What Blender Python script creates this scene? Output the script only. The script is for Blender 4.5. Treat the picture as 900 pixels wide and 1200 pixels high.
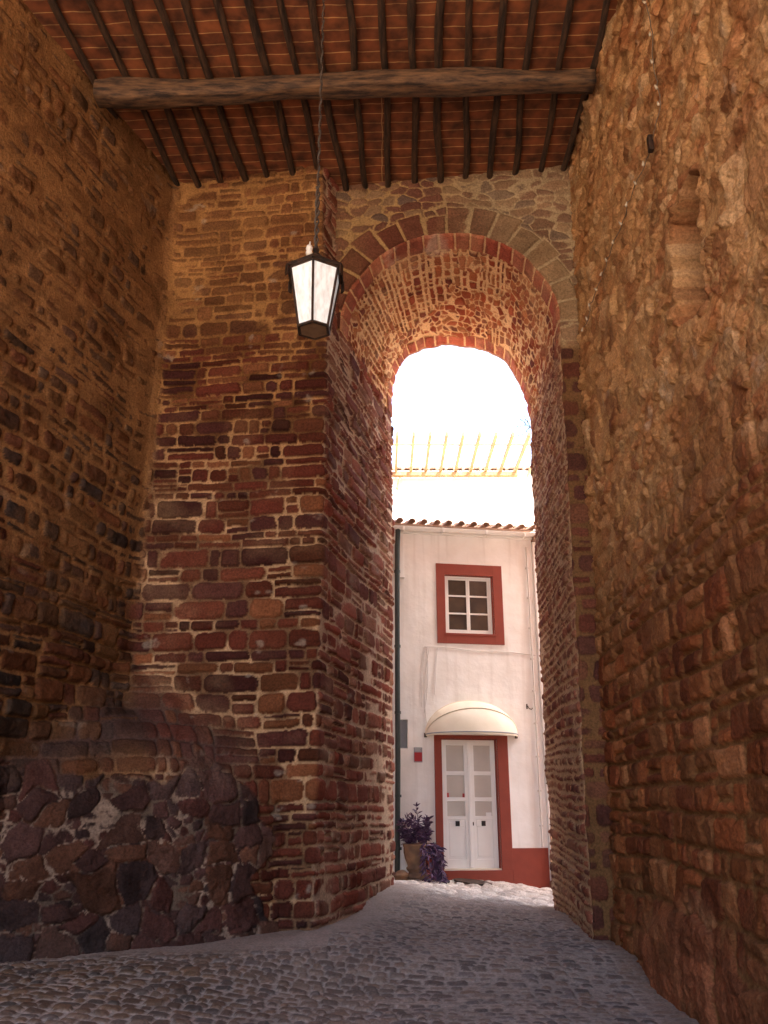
import bpy, bmesh, math, random
import numpy as np
from mathutils import Vector, Matrix

for o in list(bpy.data.objects): bpy.data.objects.remove(o)
S = bpy.context.scene
COL = S.collection
random.seed(7)

# ------------------------------------------------------------------ camera, light, exposure
cam_d = bpy.data.cameras.new('camera'); cam = bpy.data.objects.new('camera', cam_d); COL.objects.link(cam)
cam.location = (0, 0, 1.5)
cam.rotation_euler = (math.radians(90 + 19.03), 0, 0)
cam_d.sensor_fit = 'VERTICAL'; cam_d.sensor_height = 36; cam_d.lens = 30.0
cam_d.clip_start = .05; cam_d.clip_end = 3000
S.camera = cam
S.render.resolution_x = 768; S.render.resolution_y = 1024

SUN_EL, SUN_AZ = 60.0, 122.0        # azimuth measured from +Y towards +X
W = bpy.data.worlds.new("World"); S.world = W; W.use_nodes = True
wn = W.node_tree; bg = wn.nodes['Background']
sky = wn.nodes.new('ShaderNodeTexSky'); sky.sky_type = 'NISHITA'; sky.sun_disc = False
sky.sun_elevation = math.radians(SUN_EL); sky.sun_rotation = math.radians(SUN_AZ)
sky.dust_density = 5.0
wn.links.new(sky.outputs[0], bg.inputs[0]); bg.inputs[1].default_value = .15
sun_d = bpy.data.lights.new('sun', 'SUN'); sun_d.energy = 4.2; sun_d.angle = math.radians(.5); sun_d.color = (1, .94, .84)
sun = bpy.data.objects.new('sun', sun_d); COL.objects.link(sun)
el, az = math.radians(SUN_EL), math.radians(SUN_AZ)
sdir = Vector((math.sin(az)*math.cos(el), math.cos(az)*math.cos(el), math.sin(el)))
sun.rotation_euler = sdir.to_track_quat('Z', 'Y').to_euler(); sun.location = (0, 0, 30)
S.view_settings.view_transform = 'Standard'; S.view_settings.look = 'None'
S.view_settings.gamma = 1; S.view_settings.exposure = 2.98
try:
    S.cycles.max_bounces = 10; S.cycles.diffuse_bounces = 8
except Exception: pass

# ------------------------------------------------------------------ helpers
def tag(o, label=None, cat=None, group=None, kind=None):
    if label: o['label'] = label
    if cat: o['category'] = cat
    if group: o['group'] = group
    if kind: o['kind'] = kind
    return o
def empty(name, loc=(0, 0, 0), rz=0):
    o = bpy.data.objects.new(name, None); COL.objects.link(o)
    o.location = loc; o.rotation_euler = (0, 0, rz); o.empty_display_size = .2
    return o
def link_mesh(name, me, mat, parent=None):
    o = bpy.data.objects.new(name, me); COL.objects.link(o)
    if mat: me.materials.append(mat)
    if parent is not None: o.parent = parent
    return o
class MB:
    """collects shapes of one part into one mesh"""
    def __init__(s): s.bm = bmesh.new()
    def box(s, x0, x1, y0, y1, z0, z1, bev=0):
        vs = [s.bm.verts.new(p) for p in ((x0,y0,z0),(x1,y0,z0),(x1,y1,z0),(x0,y1,z0),(x0,y0,z1),(x1,y0,z1),(x1,y1,z1),(x0,y1,z1))]
        fs = [s.bm.faces.new([vs[i] for i in q]) for q in ((0,3,2,1),(4,5,6,7),(0,1,5,4),(1,2,6,5),(2,3,7,6),(3,0,4,7))]
        if bev:
            es = list({e for f in fs for e in f.edges})
            bmesh.ops.bevel(s.bm, geom=es, offset=bev, segments=2, affect='EDGES', profile=.6)
        return s
    def loft(s, rings, closed=True, cap=True):
        rr = [[s.bm.verts.new(p) for p in r] for r in rings]
        n = len(rr[0])
        for a, b in zip(rr[:-1], rr[1:]):
            for i in range(n if closed else n-1):
                j = (i+1) % n
                s.bm.faces.new((a[i], a[j], b[j], b[i]))
        if cap and closed and n > 2:
            s.bm.faces.new(rr[0][::-1]); s.bm.faces.new(rr[-1])
        return s
    def tube(s, pts, r, n=8, cap=True, rfun=None):
        pts = [Vector(p) for p in pts]; rings = []
        up = Vector((0, 0, 1))
        prev = None
        for i, p in enumerate(pts):
            t = (pts[min(i+1, len(pts)-1)] - pts[max(i-1, 0)]).normalized()
            if prev is None:
                ref = up if abs(t.dot(up)) < .9 else Vector((1, 0, 0))
                a = t.cross(ref).normalized()
            else:
                a = (prev - t*prev.dot(t)).normalized()
            prev = a; b = t.cross(a)
            ring = []
            for k in range(n):
                th = 2*math.pi*k/n
                rad = r if rfun is None else rfun(i/(len(pts)-1), th)
                ring.append(p + (a*math.cos(th) + b*math.sin(th))*rad)
            rings.append(ring)
        return s.loft(rings, True, cap)
    def lathe(s, prof, c=(0, 0, 0), n=28, wob=None):
        rings = []
        for (r, z) in prof:
            ring = []
            for k in range(n):
                th = 2*math.pi*k/n
                q = r if wob is None else r*wob(th, z)
                ring.append((c[0]+q*math.cos(th), c[1]+q*math.sin(th), c[2]+z))
            rings.append(ring)
        return s.loft(rings, True, True)
    def build(s, name, mat, parent=None, smooth=False):
        bmesh.ops.recalc_face_normals(s.bm, faces=s.bm.faces)
        me = bpy.data.meshes.new(name); s.bm.to_mesh(me); s.bm.free()
        if smooth:
            me.polygons.foreach_set('use_smooth', [True]*len(me.polygons))
        return link_mesh(name, me, mat, parent)

# ---- numpy noise
def _hash(i, j, seed):
    h = (i.astype(np.int64)*374761393 + j.astype(np.int64)*668265263 + seed*1442695041) & 0xffffffff
    h = ((h ^ (h >> 13))*1274126177) & 0xffffffff
    h = h ^ (h >> 16)
    return (h & 0xffffff)/float(0xffffff)
def vnoise(x, y, seed=0):
    i = np.floor(x); j = np.floor(y); fx = x-i; fy = y-j
    fx = fx*fx*(3-2*fx); fy = fy*fy*(3-2*fy)
    a = _hash(i, j, seed); b = _hash(i+1, j, seed); c = _hash(i, j+1, seed); d = _hash(i+1, j+1, seed)
    return (a*(1-fx)+b*fx)*(1-fy) + (c*(1-fx)+d*fx)*fy
def fbm(x, y, seed=0, oct=4, gain=.5):
    t = 0; a = 1; n = 0
    for k in range(oct):
        t = t + a*(vnoise(x+17.3*k, y-9.1*k, seed+k*31)*2-1); n += a; a *= gain; x = x*2.03; y = y*2.03
    return t/n
def sstep(a, b, x):
    t = np.clip((x-a)/(b-a), 0, 1); return t*t*(3-2*t)
def mix(a, b, t): return a*(1-t)+b*t
def col(*c): return np.array(c, dtype=float)

def masonry(u, v, seed, hmin=.07, hmax=.19, wmin=.10, wmax=.42, joint=.008, warp=.03, split=.3, vmax=13, umin=-3, umax=21, gap=1.0):
    """coursed rubble: returns distance inside the stone (m), four random numbers per stone, local coords"""
    rng = np.random.RandomState(seed)
    uu = u + warp*fbm(u*2.2, v*2.2, seed+1, 3) + .007*fbm(u*14, v*14, seed+2, 2)
    vv = v + warp*1.1*fbm(u*.8, v*.9, seed+3, 2) + .010*fbm(u*6, v*6, seed+4, 2) + .006*fbm(u*18, v*18, seed+5, 2)
    b = [-2.0]
    while b[-1] < vmax: b.append(b[-1] + hmin + (hmax-hmin)*rng.rand()**1.15)
    b = np.array(b)
    ci = np.clip(np.searchsorted(b, vv)-1, 0, len(b)-2)
    BIG = 1000.0; allb = []; 
    for k in range(len(b)-1):
        hk = b[k+1]-b[k]; x = umin - rng.rand()*.4; allb.append(k*BIG + x)
        while x < umax:
            w = wmin + (wmax-wmin)*rng.rand()**1.5; w *= (.55+.45*min(1, hk/.11))
            x += w; allb.append(k*BIG + x)
    allb = np.array(allb)
    key = ci*BIG + np.clip(uu, umin, umax-.01)
    si = np.clip(np.searchsorted(allb, key)-1, 0, len(allb)-2)
    x0 = allb[si]-ci*BIG; x1 = allb[si+1]-ci*BIG; y0 = b[ci]; y1 = b[ci+1]
    n = len(allb)+5; R = rng.rand(8, n)
    r = [R[k][si] for k in range(4)]
    # some stones are split in two thin ones
    h = y1-y0; sp = (R[4][si] < split) & (h > .10); cut = y0 + h*(.3+.4*R[5][si]); top = vv > cut
    y0n = np.where(sp & top, cut, y0); y1n = np.where(sp & ~top, cut, y1)
    off = np.where(sp & top, .5, 0.0)
    r = [(q+off*(k+1)*.37) % 1 for k, q in enumerate(r)]
    cx = (x0+x1)/2; cy = (y0n+y1n)/2; hx = (x1-x0)/2; hy = (y1n-y0n)/2
    lx = uu-cx; ly = vv-cy
    ang = (r[3]-.5)*.10; lx, ly = lx+ang*ly, ly-ang*lx*.6
    ins = joint + (.010*R[6][si] + .004)*gap
    ax = hx-ins; ay = hy-ins*.9
    rad = np.minimum(ax, ay)*(.35+.5*R[7][si])
    qx = np.abs(lx)-ax+rad; qy = np.abs(ly)-ay+rad
    sd = rad - np.hypot(np.maximum(qx, 0), np.maximum(qy, 0)) - np.minimum(np.maximum(qx, qy), 0)*-1.0*0
    sd = np.where((qx < 0) & (qy < 0), rad - np.maximum(qx, qy), sd)
    sd = sd + .007*fbm(u*20, v*20, seed+6, 3)*(.4+r[1])*gap - .004*gap
    return sd, r, lx, ly
def voronoi(u, v, seed, cu=.3, cv=.2, warp=.05):
    uu = (u + warp*fbm(u*3, v*3, seed+1, 3))/cu; vv = (v + warp*fbm(u*3+5, v*3+9, seed+2, 3))/cv
    i0 = np.floor(uu); j0 = np.floor(vv)
    f1 = np.full(u.shape, 9.); f2 = np.full(u.shape, 9.); ii = i0*0; jj = j0*0; lx = i0*0; ly = i0*0
    for di in (-1, 0, 1):
        for dj in (-1, 0, 1):
            i = i0+di; j = j0+dj
            px = i+.12+.76*_hash(i, j, seed+7); py = j+.12+.76*_hash(i, j, seed+8)
            s_ = .8+.5*_hash(i, j, seed+9)
            dx = uu-px; dy = vv-py
            d = (np.abs(dx)**2.4+np.abs(dy)**2.4)**(1/2.4)*s_
            m = d < f1
            f2 = np.where(m, f1, np.minimum(f2, d)); ii = np.where(m, i, ii); jj = np.where(m, j, jj)
            lx = np.where(m, dx, lx); ly = np.where(m, dy, ly); f1 = np.where(m, d, f1)
    sd = (f2-f1)*.5*min(cu, cv)
    r = [_hash(ii, jj, seed+20+k) for k in range(4)]
    return sd, r, lx*cu, ly*cv

def palette(r, cols):
    cols = np.array(cols); n = len(cols); t = r*(n-1e-6); i = np.floor(t).astype(int)
    return cols[np.clip(i, 0, n-1)]
def combine(sd, r, lx, ly, u, v, seed, P, mort, edge=.014, bulge=1.0, rough=.006):
    """stone relief against mortar level (metres). returns height, stone mask"""
    base = P*(.45+.9*r[0])
    inside = np.clip(sd, 0, None)
    hs = base*(1-np.exp(-inside/edge)) + (r[1]-.5)*.16*lx + (r[2]-.5)*.22*ly
    hs = hs + rough*1.5*fbm(u*11, v*14, seed+50, 4, .6)*(.6+r[3]) + .35*rough*fbm(u*50, v*50, seed+51, 2)
    hm = mort + .004*fbm(u*25, v*25, seed+60, 2)
    k = sstep(-.004, .004, hs-hm)*(sd > -.001)
    return mix(hm, hs, k), k

def np_grid_mesh(name, P, C, mat, parent=None, keep=None, flip=False):
    nu, nv = P.shape[:2]
    idx = np.arange(nu*nv, dtype=np.int32).reshape(nu, nv)
    q = np.stack([idx[:-1, :-1], idx[1:, :-1], idx[1:, 1:], idx[:-1, 1:]], -1)
    if flip: q = q[..., ::-1]
    q = q[keep] if keep is not None else q.reshape(-1, 4)
    q = q.reshape(-1, 4)
    used = np.unique(q); remap = np.zeros(nu*nv, np.int32); remap[used] = np.arange(len(used), dtype=np.int32)
    q = remap[q]
    V = P.reshape(-1, 3)[used].astype(np.float32)
    me = bpy.data.meshes.new(name)
    me.vertices.add(len(V)); me.vertices.foreach_set('co', V.ravel())
    me.loops.add(len(q)*4); me.loops.foreach_set('vertex_index', q.ravel().astype(np.int32))
    me.polygons.add(len(q)); me.polygons.foreach_set('loop_start', np.arange(0, len(q)*4, 4, dtype=np.int32))
    try: me.polygons.foreach_set('loop_total', np.full(len(q), 4, dtype=np.int32))
    except Exception: pass
    me.polygons.foreach_set('use_smooth', np.ones(len(q), dtype=bool))
    me.update(calc_edges=True)
    ca = me.color_attributes.new('Col', 'FLOAT_COLOR', 'POINT')
    c4 = np.ones((len(V), 4), np.float32); c4[:, :3] = np.clip(C.reshape(-1, 3)[used], 0.004, .95)
    ca.data.foreach_set('color', c4.ravel())
    return link_mesh(name, me, mat, parent)
def grid_normals(P):
    du = np.gradient(P, axis=0); dv = np.gradient(P, axis=1)
    n = np.cross(du, dv); return n/np.maximum(np.linalg.norm(n, axis=-1, keepdims=True), 1e-9)

# ------------------------------------------------------------------ materials
def new_mat(name):
    m = bpy.data.materials.new(name); m.use_nodes = True; nt = m.node_tree
    return m, nt, nt.nodes['Principled BSDF']
def stone_mat(name, gain=1.0, bump=.5, spec=.03):
    m, nt, p = new_mat(name); N = nt.nodes; L = nt.links
    a = N.new('ShaderNodeAttribute'); a.attribute_name = 'Col'
    tc = N.new('ShaderNodeTexCoord')
    n1 = N.new('ShaderNodeTexNoise'); n1.inputs['Scale'].default_value = 45; n1.inputs['Detail'].default_value = 6; n1.inputs['Roughness'].default_value = .7
    n2 = N.new('ShaderNodeTexNoise'); n2.inputs['Scale'].default_value = 7; n2.inputs['Detail'].default_value = 5
    L.new(tc.outputs['Object'], n1.inputs['Vector']); L.new(tc.outputs['Object'], n2.inputs['Vector'])
    r1 = N.new('ShaderNodeMapRange'); r1.inputs[1].default_value = .3; r1.inputs[2].default_value = .7; r1.inputs[3].default_value = .58*gain; r1.inputs[4].default_value = 1.42*gain
    L.new(n1.outputs[0], r1.inputs[0])
    mx = N.new('ShaderNodeVectorMath'); mx.operation = 'SCALE'
    L.new(a.outputs['Color'], mx.inputs[0]); L.new(r1.outputs[0], mx.inputs['Scale'])
    L.new(mx.outputs[0], p.inputs['Base Color'])
    r2 = N.new('ShaderNodeMapRange'); r2.inputs[3].default_value = .7; r2.inputs[4].default_value = .98
    L.new(n2.outputs[0], r2.inputs[0]); L.new(r2.outputs[0], p.inputs['Roughness'])
    p.inputs['Specular IOR Level'].default_value = spec
    b = N.new('ShaderNodeBump'); b.inputs['Strength'].default_value = bump; b.inputs['Distance'].default_value = .022
    L.new(n1.outputs[0], b.inputs['Height']); L.new(b.outputs[0], p.inputs['Normal'])
    return m
def flat_mat(name, c, rough=.6, var=.15, scale=6, bump=.1, bscale=40, metal=0, spec=.5, c2=None, dist=.01):
    m, nt, p = new_mat(name); N = nt.nodes; L = nt.links
    tc = N.new('ShaderNodeTexCoord')
    n1 = N.new('ShaderNodeTexNoise'); n1.inputs['Scale'].default_value = scale; n1.inputs['Detail'].default_value = 6
    L.new(tc.outputs['Object'], n1.inputs['Vector'])
    cr = N.new('ShaderNodeValToRGB'); cr.color_ramp.elements[0].position = .3; cr.color_ramp.elements[1].position = .7
    d = c2 if c2 else tuple(x*(1-var) for x in c)
    cr.color_ramp.elements[0].color = (*d, 1); cr.color_ramp.elements[1].color = (*c, 1)
    L.new(n1.outputs[0], cr.inputs[0]); L.new(cr.outputs[0], p.inputs['Base Color'])
    p.inputs['Roughness'].default_value = rough; p.inputs['Metallic'].default_value = metal; p.inputs['Specular IOR Level'].default_value = spec
    n2 = N.new('ShaderNodeTexNoise'); n2.inputs['Scale'].default_value = bscale; n2.inputs['Detail'].default_value = 5
    L.new(tc.outputs['Object'], n2.inputs['Vector'])
    b = N.new('ShaderNodeBump'); b.inputs['Strength'].default_value = bump; b.inputs['Distance'].default_value = dist
    L.new(n2.outputs[0], b.inputs['Height']); L.new(b.outputs[0], p.inputs['Normal'])
    return m
def wood_mat(name, c1, c2, sc=(1, 1, 1), rough=.8):
    m, nt, p = new_mat(name); N = nt.nodes; L = nt.links
    tc = N.new('ShaderNodeTexCoord'); mp = N.new('ShaderNodeMapping'); mp.inputs['Scale'].default_value = sc
    L.new(tc.outputs['Object'], mp.inputs[0])
    n = N.new('ShaderNodeTexNoise'); n.inputs['Scale'].default_value = 1; n.inputs['Detail'].default_value = 8; n.inputs['Roughness'].default_value = .65
    L.new(mp.outputs[0], n.inputs['Vector'])
    cr = N.new('ShaderNodeValToRGB'); cr.color_ramp.elements[0].position = .38; cr.color_ramp.elements[1].position = .66
    cr.color_ramp.elements[0].color = (*c1, 1); cr.color_ramp.elements[1].color = (*c2, 1)
    L.new(n.outputs[0], cr.inputs[0]); L.new(cr.outputs[0], p.inputs['Base Color']); p.inputs['Roughness'].default_value = rough
    b = N.new('ShaderNodeBump'); b.inputs['Strength'].default_value = .8; b.inputs['Distance'].default_value = .02
    L.new(n.outputs[0], b.inputs['Height']); L.new(b.outputs[0], p.inputs['Normal'])
    return m
M_stone = stone_mat('stone_masonry', .82, .85)
M_arch = stone_mat('arch_masonry', .92, .7)
M_pave = stone_mat('cobble_setts', 1.0, .35, .4)

# ------------------------------------------------------------------ ground
GP = np.array([(0,0,0),(-5,2,.1),(5,2,0),(0,6.6,.15),(2.2,6.6,.12),(-3.4,7.9,.30),(-2,8.6,.33),(-.71,8.9,.38),(.8,9.2,.30),(2.26,9.2,.28),
               (2.22,12.2,.23),(1.2,12.2,.36),(.135,12.2,.55),(.2,13.84,.50),(1.4,14.0,.44),(2.6,14.24,.30),(5,14.5,.05),(-3,13.5,1.0),(0,20,.5),(-6,9,.5),(6,9,0),(0,4,.08),(0,-6,-.1)])
def ground_z(x, y):
    x = np.asarray(x, float); y = np.asarray(y, float)
    num = 0; den = 0
    for a, b, z in GP:
        w = 1.0/((x-a)**2+(y-b)**2+.35)**1.9
        num = num+w*z; den = den+w
    return num/den
def gz(x, y): return float(ground_z(x, y))

def far_ground():
    xs = np.concatenate([np.linspace(-1500, -12, 14), np.linspace(-10, 10, 61), np.linspace(12, 1500, 14)])
    ys = np.concatenate([np.linspace(-1500, -12, 14), np.linspace(-10, 22, 97), np.linspace(25, 1500, 14)])
    X, Y = np.meshgrid(xs, ys, indexing='ij')
    Z = ground_z(np.clip(X, -8, 8), np.clip(Y, -8, 20)) - .035
    inside = (np.abs(X) < 5) & (Y > 3) & (Y < 15)
    Z = Z - .04*inside
    C = col(.42, .33, .25)*(1+.15*fbm(X*.7, Y*.7, 3, 4))[..., None]
    o = np_grid_mesh('ground', np.stack([X, Y, Z], -1), C, M_pave, flip=False)
    tag(o, 'pale dusty paved ground running out of the gateway', None, None, 'structure')
far_ground()
def paving():
    xs = np.concatenate([np.linspace(-5.2, -3.7, 20)[:-1], np.arange(-3.7, 2.7, .0135), np.linspace(2.7, 6, 60)])
    ys = np.concatenate([np.linspace(1, 5.8, 60)[:-1], np.arange(5.8, 9.3, .0125), np.arange(9.3, 15.2, .022)])
    X, Y = np.meshgrid(xs, ys, indexing='ij')
    # setts laid in curved rows across the lane
    a = .10*np.sin(X*.9+.4) + .05*X
    u = X + .10*fbm(X*.8, Y*.8, 5, 2); v = Y + a + .06*fbm(X*.9, Y*.9, 6, 2)
    sd, r, lx, ly = masonry(u, v, 21, .085, .125, .09, .17, .004, .02, 0, gap=.3, vmax=18, umin=-7, umax=9)
    wear = sstep(-.25, .35, fbm(X*.9+3, Y*.7, 8, 3) + .45*np.exp(-((X-.4-.05*Y)/1.3)**2) - .5*np.exp(-((X+2.0)**2/1.6+(Y-7.1)**2/2.2)))
    wear = np.clip(wear, 0, 1)
    # steep rubble strip at the exit
    ex = sstep(10.8, 12.0, Y)
    sd2, q, l2, m2 = voronoi(X, Y*1.0, 44, .17, .11, .03)
    hA, kA = combine(sd, r, lx, ly, X, Y, 30, .022, .003+.009*wear, .008, rough=.004)
    hA = hA + kA*((r[2]-.5)*.10*lx+(r[3]-.5)*.10*ly)
    hB, kB = combine(sd2, q, l2, m2, X, Y, 31, .035, .004, .014, rough=.006)
    h = mix(hA, hB, ex); k = mix(kA, kB, ex)
    st = palette(r[1], [(.13,.100,.088),(.18,.138,.118),(.24,.19,.16),(.09,.072,.068),(.19,.135,.105),(.15,.125,.12)])
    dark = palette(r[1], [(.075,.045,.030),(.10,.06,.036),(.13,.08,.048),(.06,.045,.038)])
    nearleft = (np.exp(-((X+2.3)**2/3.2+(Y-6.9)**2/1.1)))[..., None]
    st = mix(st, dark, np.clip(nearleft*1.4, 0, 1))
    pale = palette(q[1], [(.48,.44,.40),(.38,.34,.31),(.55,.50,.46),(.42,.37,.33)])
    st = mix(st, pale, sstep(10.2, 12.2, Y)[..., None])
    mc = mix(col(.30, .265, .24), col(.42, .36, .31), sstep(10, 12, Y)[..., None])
    C = mix(mc, st, k[..., None])
    # worn pale slabs set in a broken line
    sl = np.zeros_like(X)
    for (sx, sy, a_, b_) in [(.22,6.95,.17,.06),(.48,6.93,.10,.07),(.62,7.05,.09,.06),(.72,6.83,.13,.07),(.95,6.78,.12,.06),(1.15,6.72,.1,.05),(.02,7.0,.08,.05)]:
        m_ = (np.abs(X-sx) < a_)*(np.abs(Y-sy-.1*(X-sx)) < b_); sl = np.maximum(sl, m_)
    C = mix(C, col(.46, .40, .35), (sl*.35)[..., None]); h = np.where(sl > 0, .018, h)
    # dust against the left wall and jamb
    lj = (X - (-.70+(Y-8.95)*.255)); dust = np.clip(sstep(.65, .1, lj)*sstep(8.6, 9.3, Y)*(Y < 12.6), 0, 1)
    d2 = sstep(.62, .12, (8.35 + .12*(X+2.0) - Y)) * (X < -.5)
    dust = np.clip(np.maximum(dust, d2) + .25*fbm(X*6, Y*6, 77, 3), 0, 1)
    C = mix(C, col(.30, .25, .22), (dust*.85)[..., None]); h = mix(h, .012+.006*fbm(X*7, Y*7, 78, 3), dust)
    rd = 2.17 - X + .10*fbm(X*1.5, Y*1.5, 79, 3); edge_ = np.clip(sstep(.30, .05, rd)*(Y < 12.4) + .25*fbm(X*7, Y*7, 80, 3)*(rd < .5), 0, 1)
    C = mix(C, col(.20, .145, .11), (edge_*.75)[..., None]); h = mix(h, .010+.010*fbm(X*9, Y*9, 81, 3), edge_*.8)
    C = C*col(1.0, .95, .92)
    C = C*(1+.18*fbm(X*1.3, Y*1.3, 9, 3)+.12*fbm(X*6, Y*6, 10, 3))[..., None]
    Z = ground_z(X, Y)
    Z = Z + h*1.0 - .01 + .012*fbm(X*1.5, Y*1.5, 13, 3) + .05*dust*0
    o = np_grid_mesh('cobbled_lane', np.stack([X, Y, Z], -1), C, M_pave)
    tag(o, 'worn grey cobbled lane rising through the gateway', None, None, 'structure')
paving()

# ------------------------------------------------------------------ left wall + pier + left jamb: one continuous masonry
RINGY = lambda x: 9.33-.09*x
def left_wall():
    N = np.array([-6.8, -2.65]); Cc = np.array([-2.75, 9.27]); Pp = np.array([-.70, 8.98]); Rr = np.array([.12, 12.25])
    L1 = np.linalg.norm(Cc-N); L2 = np.linalg.norm(Pp-Cc); L3 = np.linalg.norm(Rr-Pp)
    uC, uP, uE = L1, L1+L2, L1+L2+L3
    us = np.concatenate([np.linspace(0, 7.8, 100)[:-1], np.arange(7.8, uP+.4, .0135), np.arange(uP+.4, uE, .0165)])
    vs = np.concatenate([np.arange(-.1, 9.6, .0135)])
    fine = np.linspace(-1, uE+1, 4000)
    def poly(t, pts, lens):
        out = np.zeros(t.shape+(2,)); cum = np.concatenate([[0], np.cumsum(lens)])
        for a, b, c0, c1 in zip(pts[:-1], pts[1:], cum[:-1], cum[1:]):
            m = (t >= c0) & (t <= c1) if c1 != cum[-1] else (t >= c0)
            f = (t-c0)/(c1-c0)
            if c0 == 0: m = t <= c1
            out[m] = (a + (b-a)*f[..., None])[m]
        return out
    raw = poly(fine, [N, Cc, Pp, Rr], [L1, L2, L3])
    I = np.cumsum(raw, 0)*(fine[1]-fine[0])
    def smooth_eval(u, w):
        out = []
        for k in range(2):
            a = np.interp(u+w, fine, I[:, k]); b = np.interp(u-w, fine, I[:, k]); out.append((a-b)/(2*w))
        return np.stack(out, -1)
    w = .03 + .17*np.exp(-((us-uC)/.35)**2)
    path = smooth_eval(us, w)
    # chamfered footing path in the corner
    uA, uB = uC-1.65, uC+1.75
    PA = poly(np.array([uA]), [N, Cc, Pp, Rr], [L1, L2, L3])[0]; PB = poly(np.array([uB]), [N, Cc, Pp, Rr], [L1, L2, L3])[0]
    f = np.clip((us-uA)/(uB-uA), 0, 1)
    ch = path.copy(); m = (us > uA) & (us < uB); ch[m] = (PA+(PB-PA)*f[..., None])[m]
    bow = np.sin(np.pi*f)*m*.12; ch = ch + np.stack([bow*.45, -bow*.9], -1)
    U, V = np.meshgrid(us, vs, indexing='ij')
    ff = np.clip((U-uA)/(uB-uA), 0, 1)
    ztop = 1.80-.45*ff + .35*fbm(U*1.5, V*0, 90, 3); zcor = 2.15 + .85*np.sin(np.pi*ff)**1.2 + .25*fbm(U*2, V*2, 89, 2)
    k = 1-sstep(0, 1, (V-ztop+.1)/np.maximum(zcor-ztop, .05)); k = k**.8
    XY = path[:, None, :]*(1-k[..., None]) + ch[:, None, :]*k[..., None]
    X = XY[..., 0] - .10*sstep(6.9, 8.6, V)*np.exp(-((U-uP)/.5)**2); Y = XY[..., 1]
    P = np.stack([X, Y, V], -1)
    left = sstep(uC+.1, uC-.1, U); jamb = sstep(uP-.02, uP+.06, U); pier = (1-left)*(1-jamb)
    low = sstep(1.95, 1.60, V + .45*fbm(U*1.5, V*1.5, 91, 3))*(1-sstep(uP-.60, uP-.45, U+.35*fbm(U*1.2, V*3.5, 88, 3)))
    # patterns
    a = masonry(U, V, 101, .075, .235, .13, .62, .002, .040, .22, gap=.75)
    b = voronoi(U, V, 102, .38, .23, .09)
    # upper left: smaller irregular stones half buried in render
    c_ = masonry(U, V+.06*np.sin(U*1.7), 103, .08, .24, .12, .48, .008, .075, .25)
    up = sstep(4.6, 6.6, V + .6*fbm(U*.8, V*.8, 92, 3))
    stripe = sstep(6.3, 7.4, V+.4*fbm(U, V, 93, 2))
    cov = .001 + .014*jamb + .016*np.clip(fbm(U*1.1, V*1.3, 94, 4)+.15, 0, 1)
    covL = .004 + .024*np.clip(fbm(U*1.2, V*1.3, 95, 4)*1.3+.25+.6*up, 0, 1)
    cov = mix(cov, covL, left*(.25+.75*sstep(2.6, 4.2, V)))
    cov = cov + .020*pier*stripe + .018*np.exp(-((U-uC)/.30)**2)*sstep(3.4, 5, V)
    ha, ka = combine(*a[:1], a[1], a[2], a[3], U, V, 110, .042, cov-.008+.020*fbm(U*1.7, V*2.1, 109, 3), .009, rough=.008)
    hc, kc = combine(c_[0], c_[1], c_[2], c_[3], U, V, 111, .040, cov, .012, rough=.009)
    hb, kb = combine(b[0], b[1], b[2], b[3], U, V, 112, .044, .004+.010*fbm(U*3, V*3, 96, 3), .010, rough=.013)
    b2 = voronoi(U, V, 152, .19, .085, .09)
    hs2, ks2 = combine(b2[0], b2[1], b2[2], b2[3], U, V, 153, .030, .010+.008*fbm(U*4, V*4, 154, 2), .012, rough=.008)
    gap = (b[0] < .008+.016*fbm(U*2.5, V*2.5, 155, 2)) | (b[1][3] < .12)
    b = (b[0], [np.where(gap, q_, p_) for p_, q_ in zip(b[1], b2[1])], b[2], b[3])
    hb = np.where(gap, hs2, hb); kb = np.where(gap, ks2, kb)
    # smooth dusty render slope over the footing
    sl = sstep(1.55, 2.0, V+.25*fbm(U*2.2, V*2.2, 97, 3)-.05)*sstep(3.1, 2.5, V+.25*fbm(U*2, V*2, 98, 3)+.5*np.abs(U-uC))*(U < uP-.5)
    wl = left*sstep(3.0, 4.2, V)
    h = mix(ha, hc, wl); kk = mix(ka, kc, wl)
    lowk = sstep(.35, .6, low); h = mix(h, hb, lowk); kk = mix(kk, kb, lowk)
    h = mix(h, np.maximum(h*.8, .016+.02*fbm(U*4, V*4, 99, 4)), sl*.6); kk = kk*(1-sl*.35)
    h = h + .02*fbm(U*.9, V*.9, 120, 3) + .012*left*fbm(U*3, V*3, 121, 3)
    # stone colours
    redp = [(.14,.036,.022),(.115,.031,.020),(.165,.046,.026),(.085,.028,.022),(.10,.034,.027),(.13,.042,.022),(.24,.088,.040)]
    leftp = [(.13,.052,.027),(.085,.042,.031),(.16,.056,.025),(.08,.052,.042),(.115,.036,.022),(.20,.09,.038),(.06,.035,.028)]
    lowp = [(.075,.036,.030),(.085,.033,.026),(.10,.048,.034),(.055,.032,.029),(.12,.052,.032),(.068,.038,.033)]
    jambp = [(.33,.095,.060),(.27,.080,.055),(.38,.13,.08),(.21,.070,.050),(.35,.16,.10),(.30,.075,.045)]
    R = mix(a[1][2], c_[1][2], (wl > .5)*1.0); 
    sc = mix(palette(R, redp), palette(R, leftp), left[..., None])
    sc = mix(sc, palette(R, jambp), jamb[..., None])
    sc = sc*(.55+.62*mix(a[1][1], c_[1][1], (wl > .5)*1.0))[..., None]
    sc = mix(sc, palette(b[1][2], lowp)*(.7+.6*b[1][1]+.5*fbm(U*5, V*5, 143, 4))[..., None], sstep(.35, .6, low)[..., None])
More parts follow.
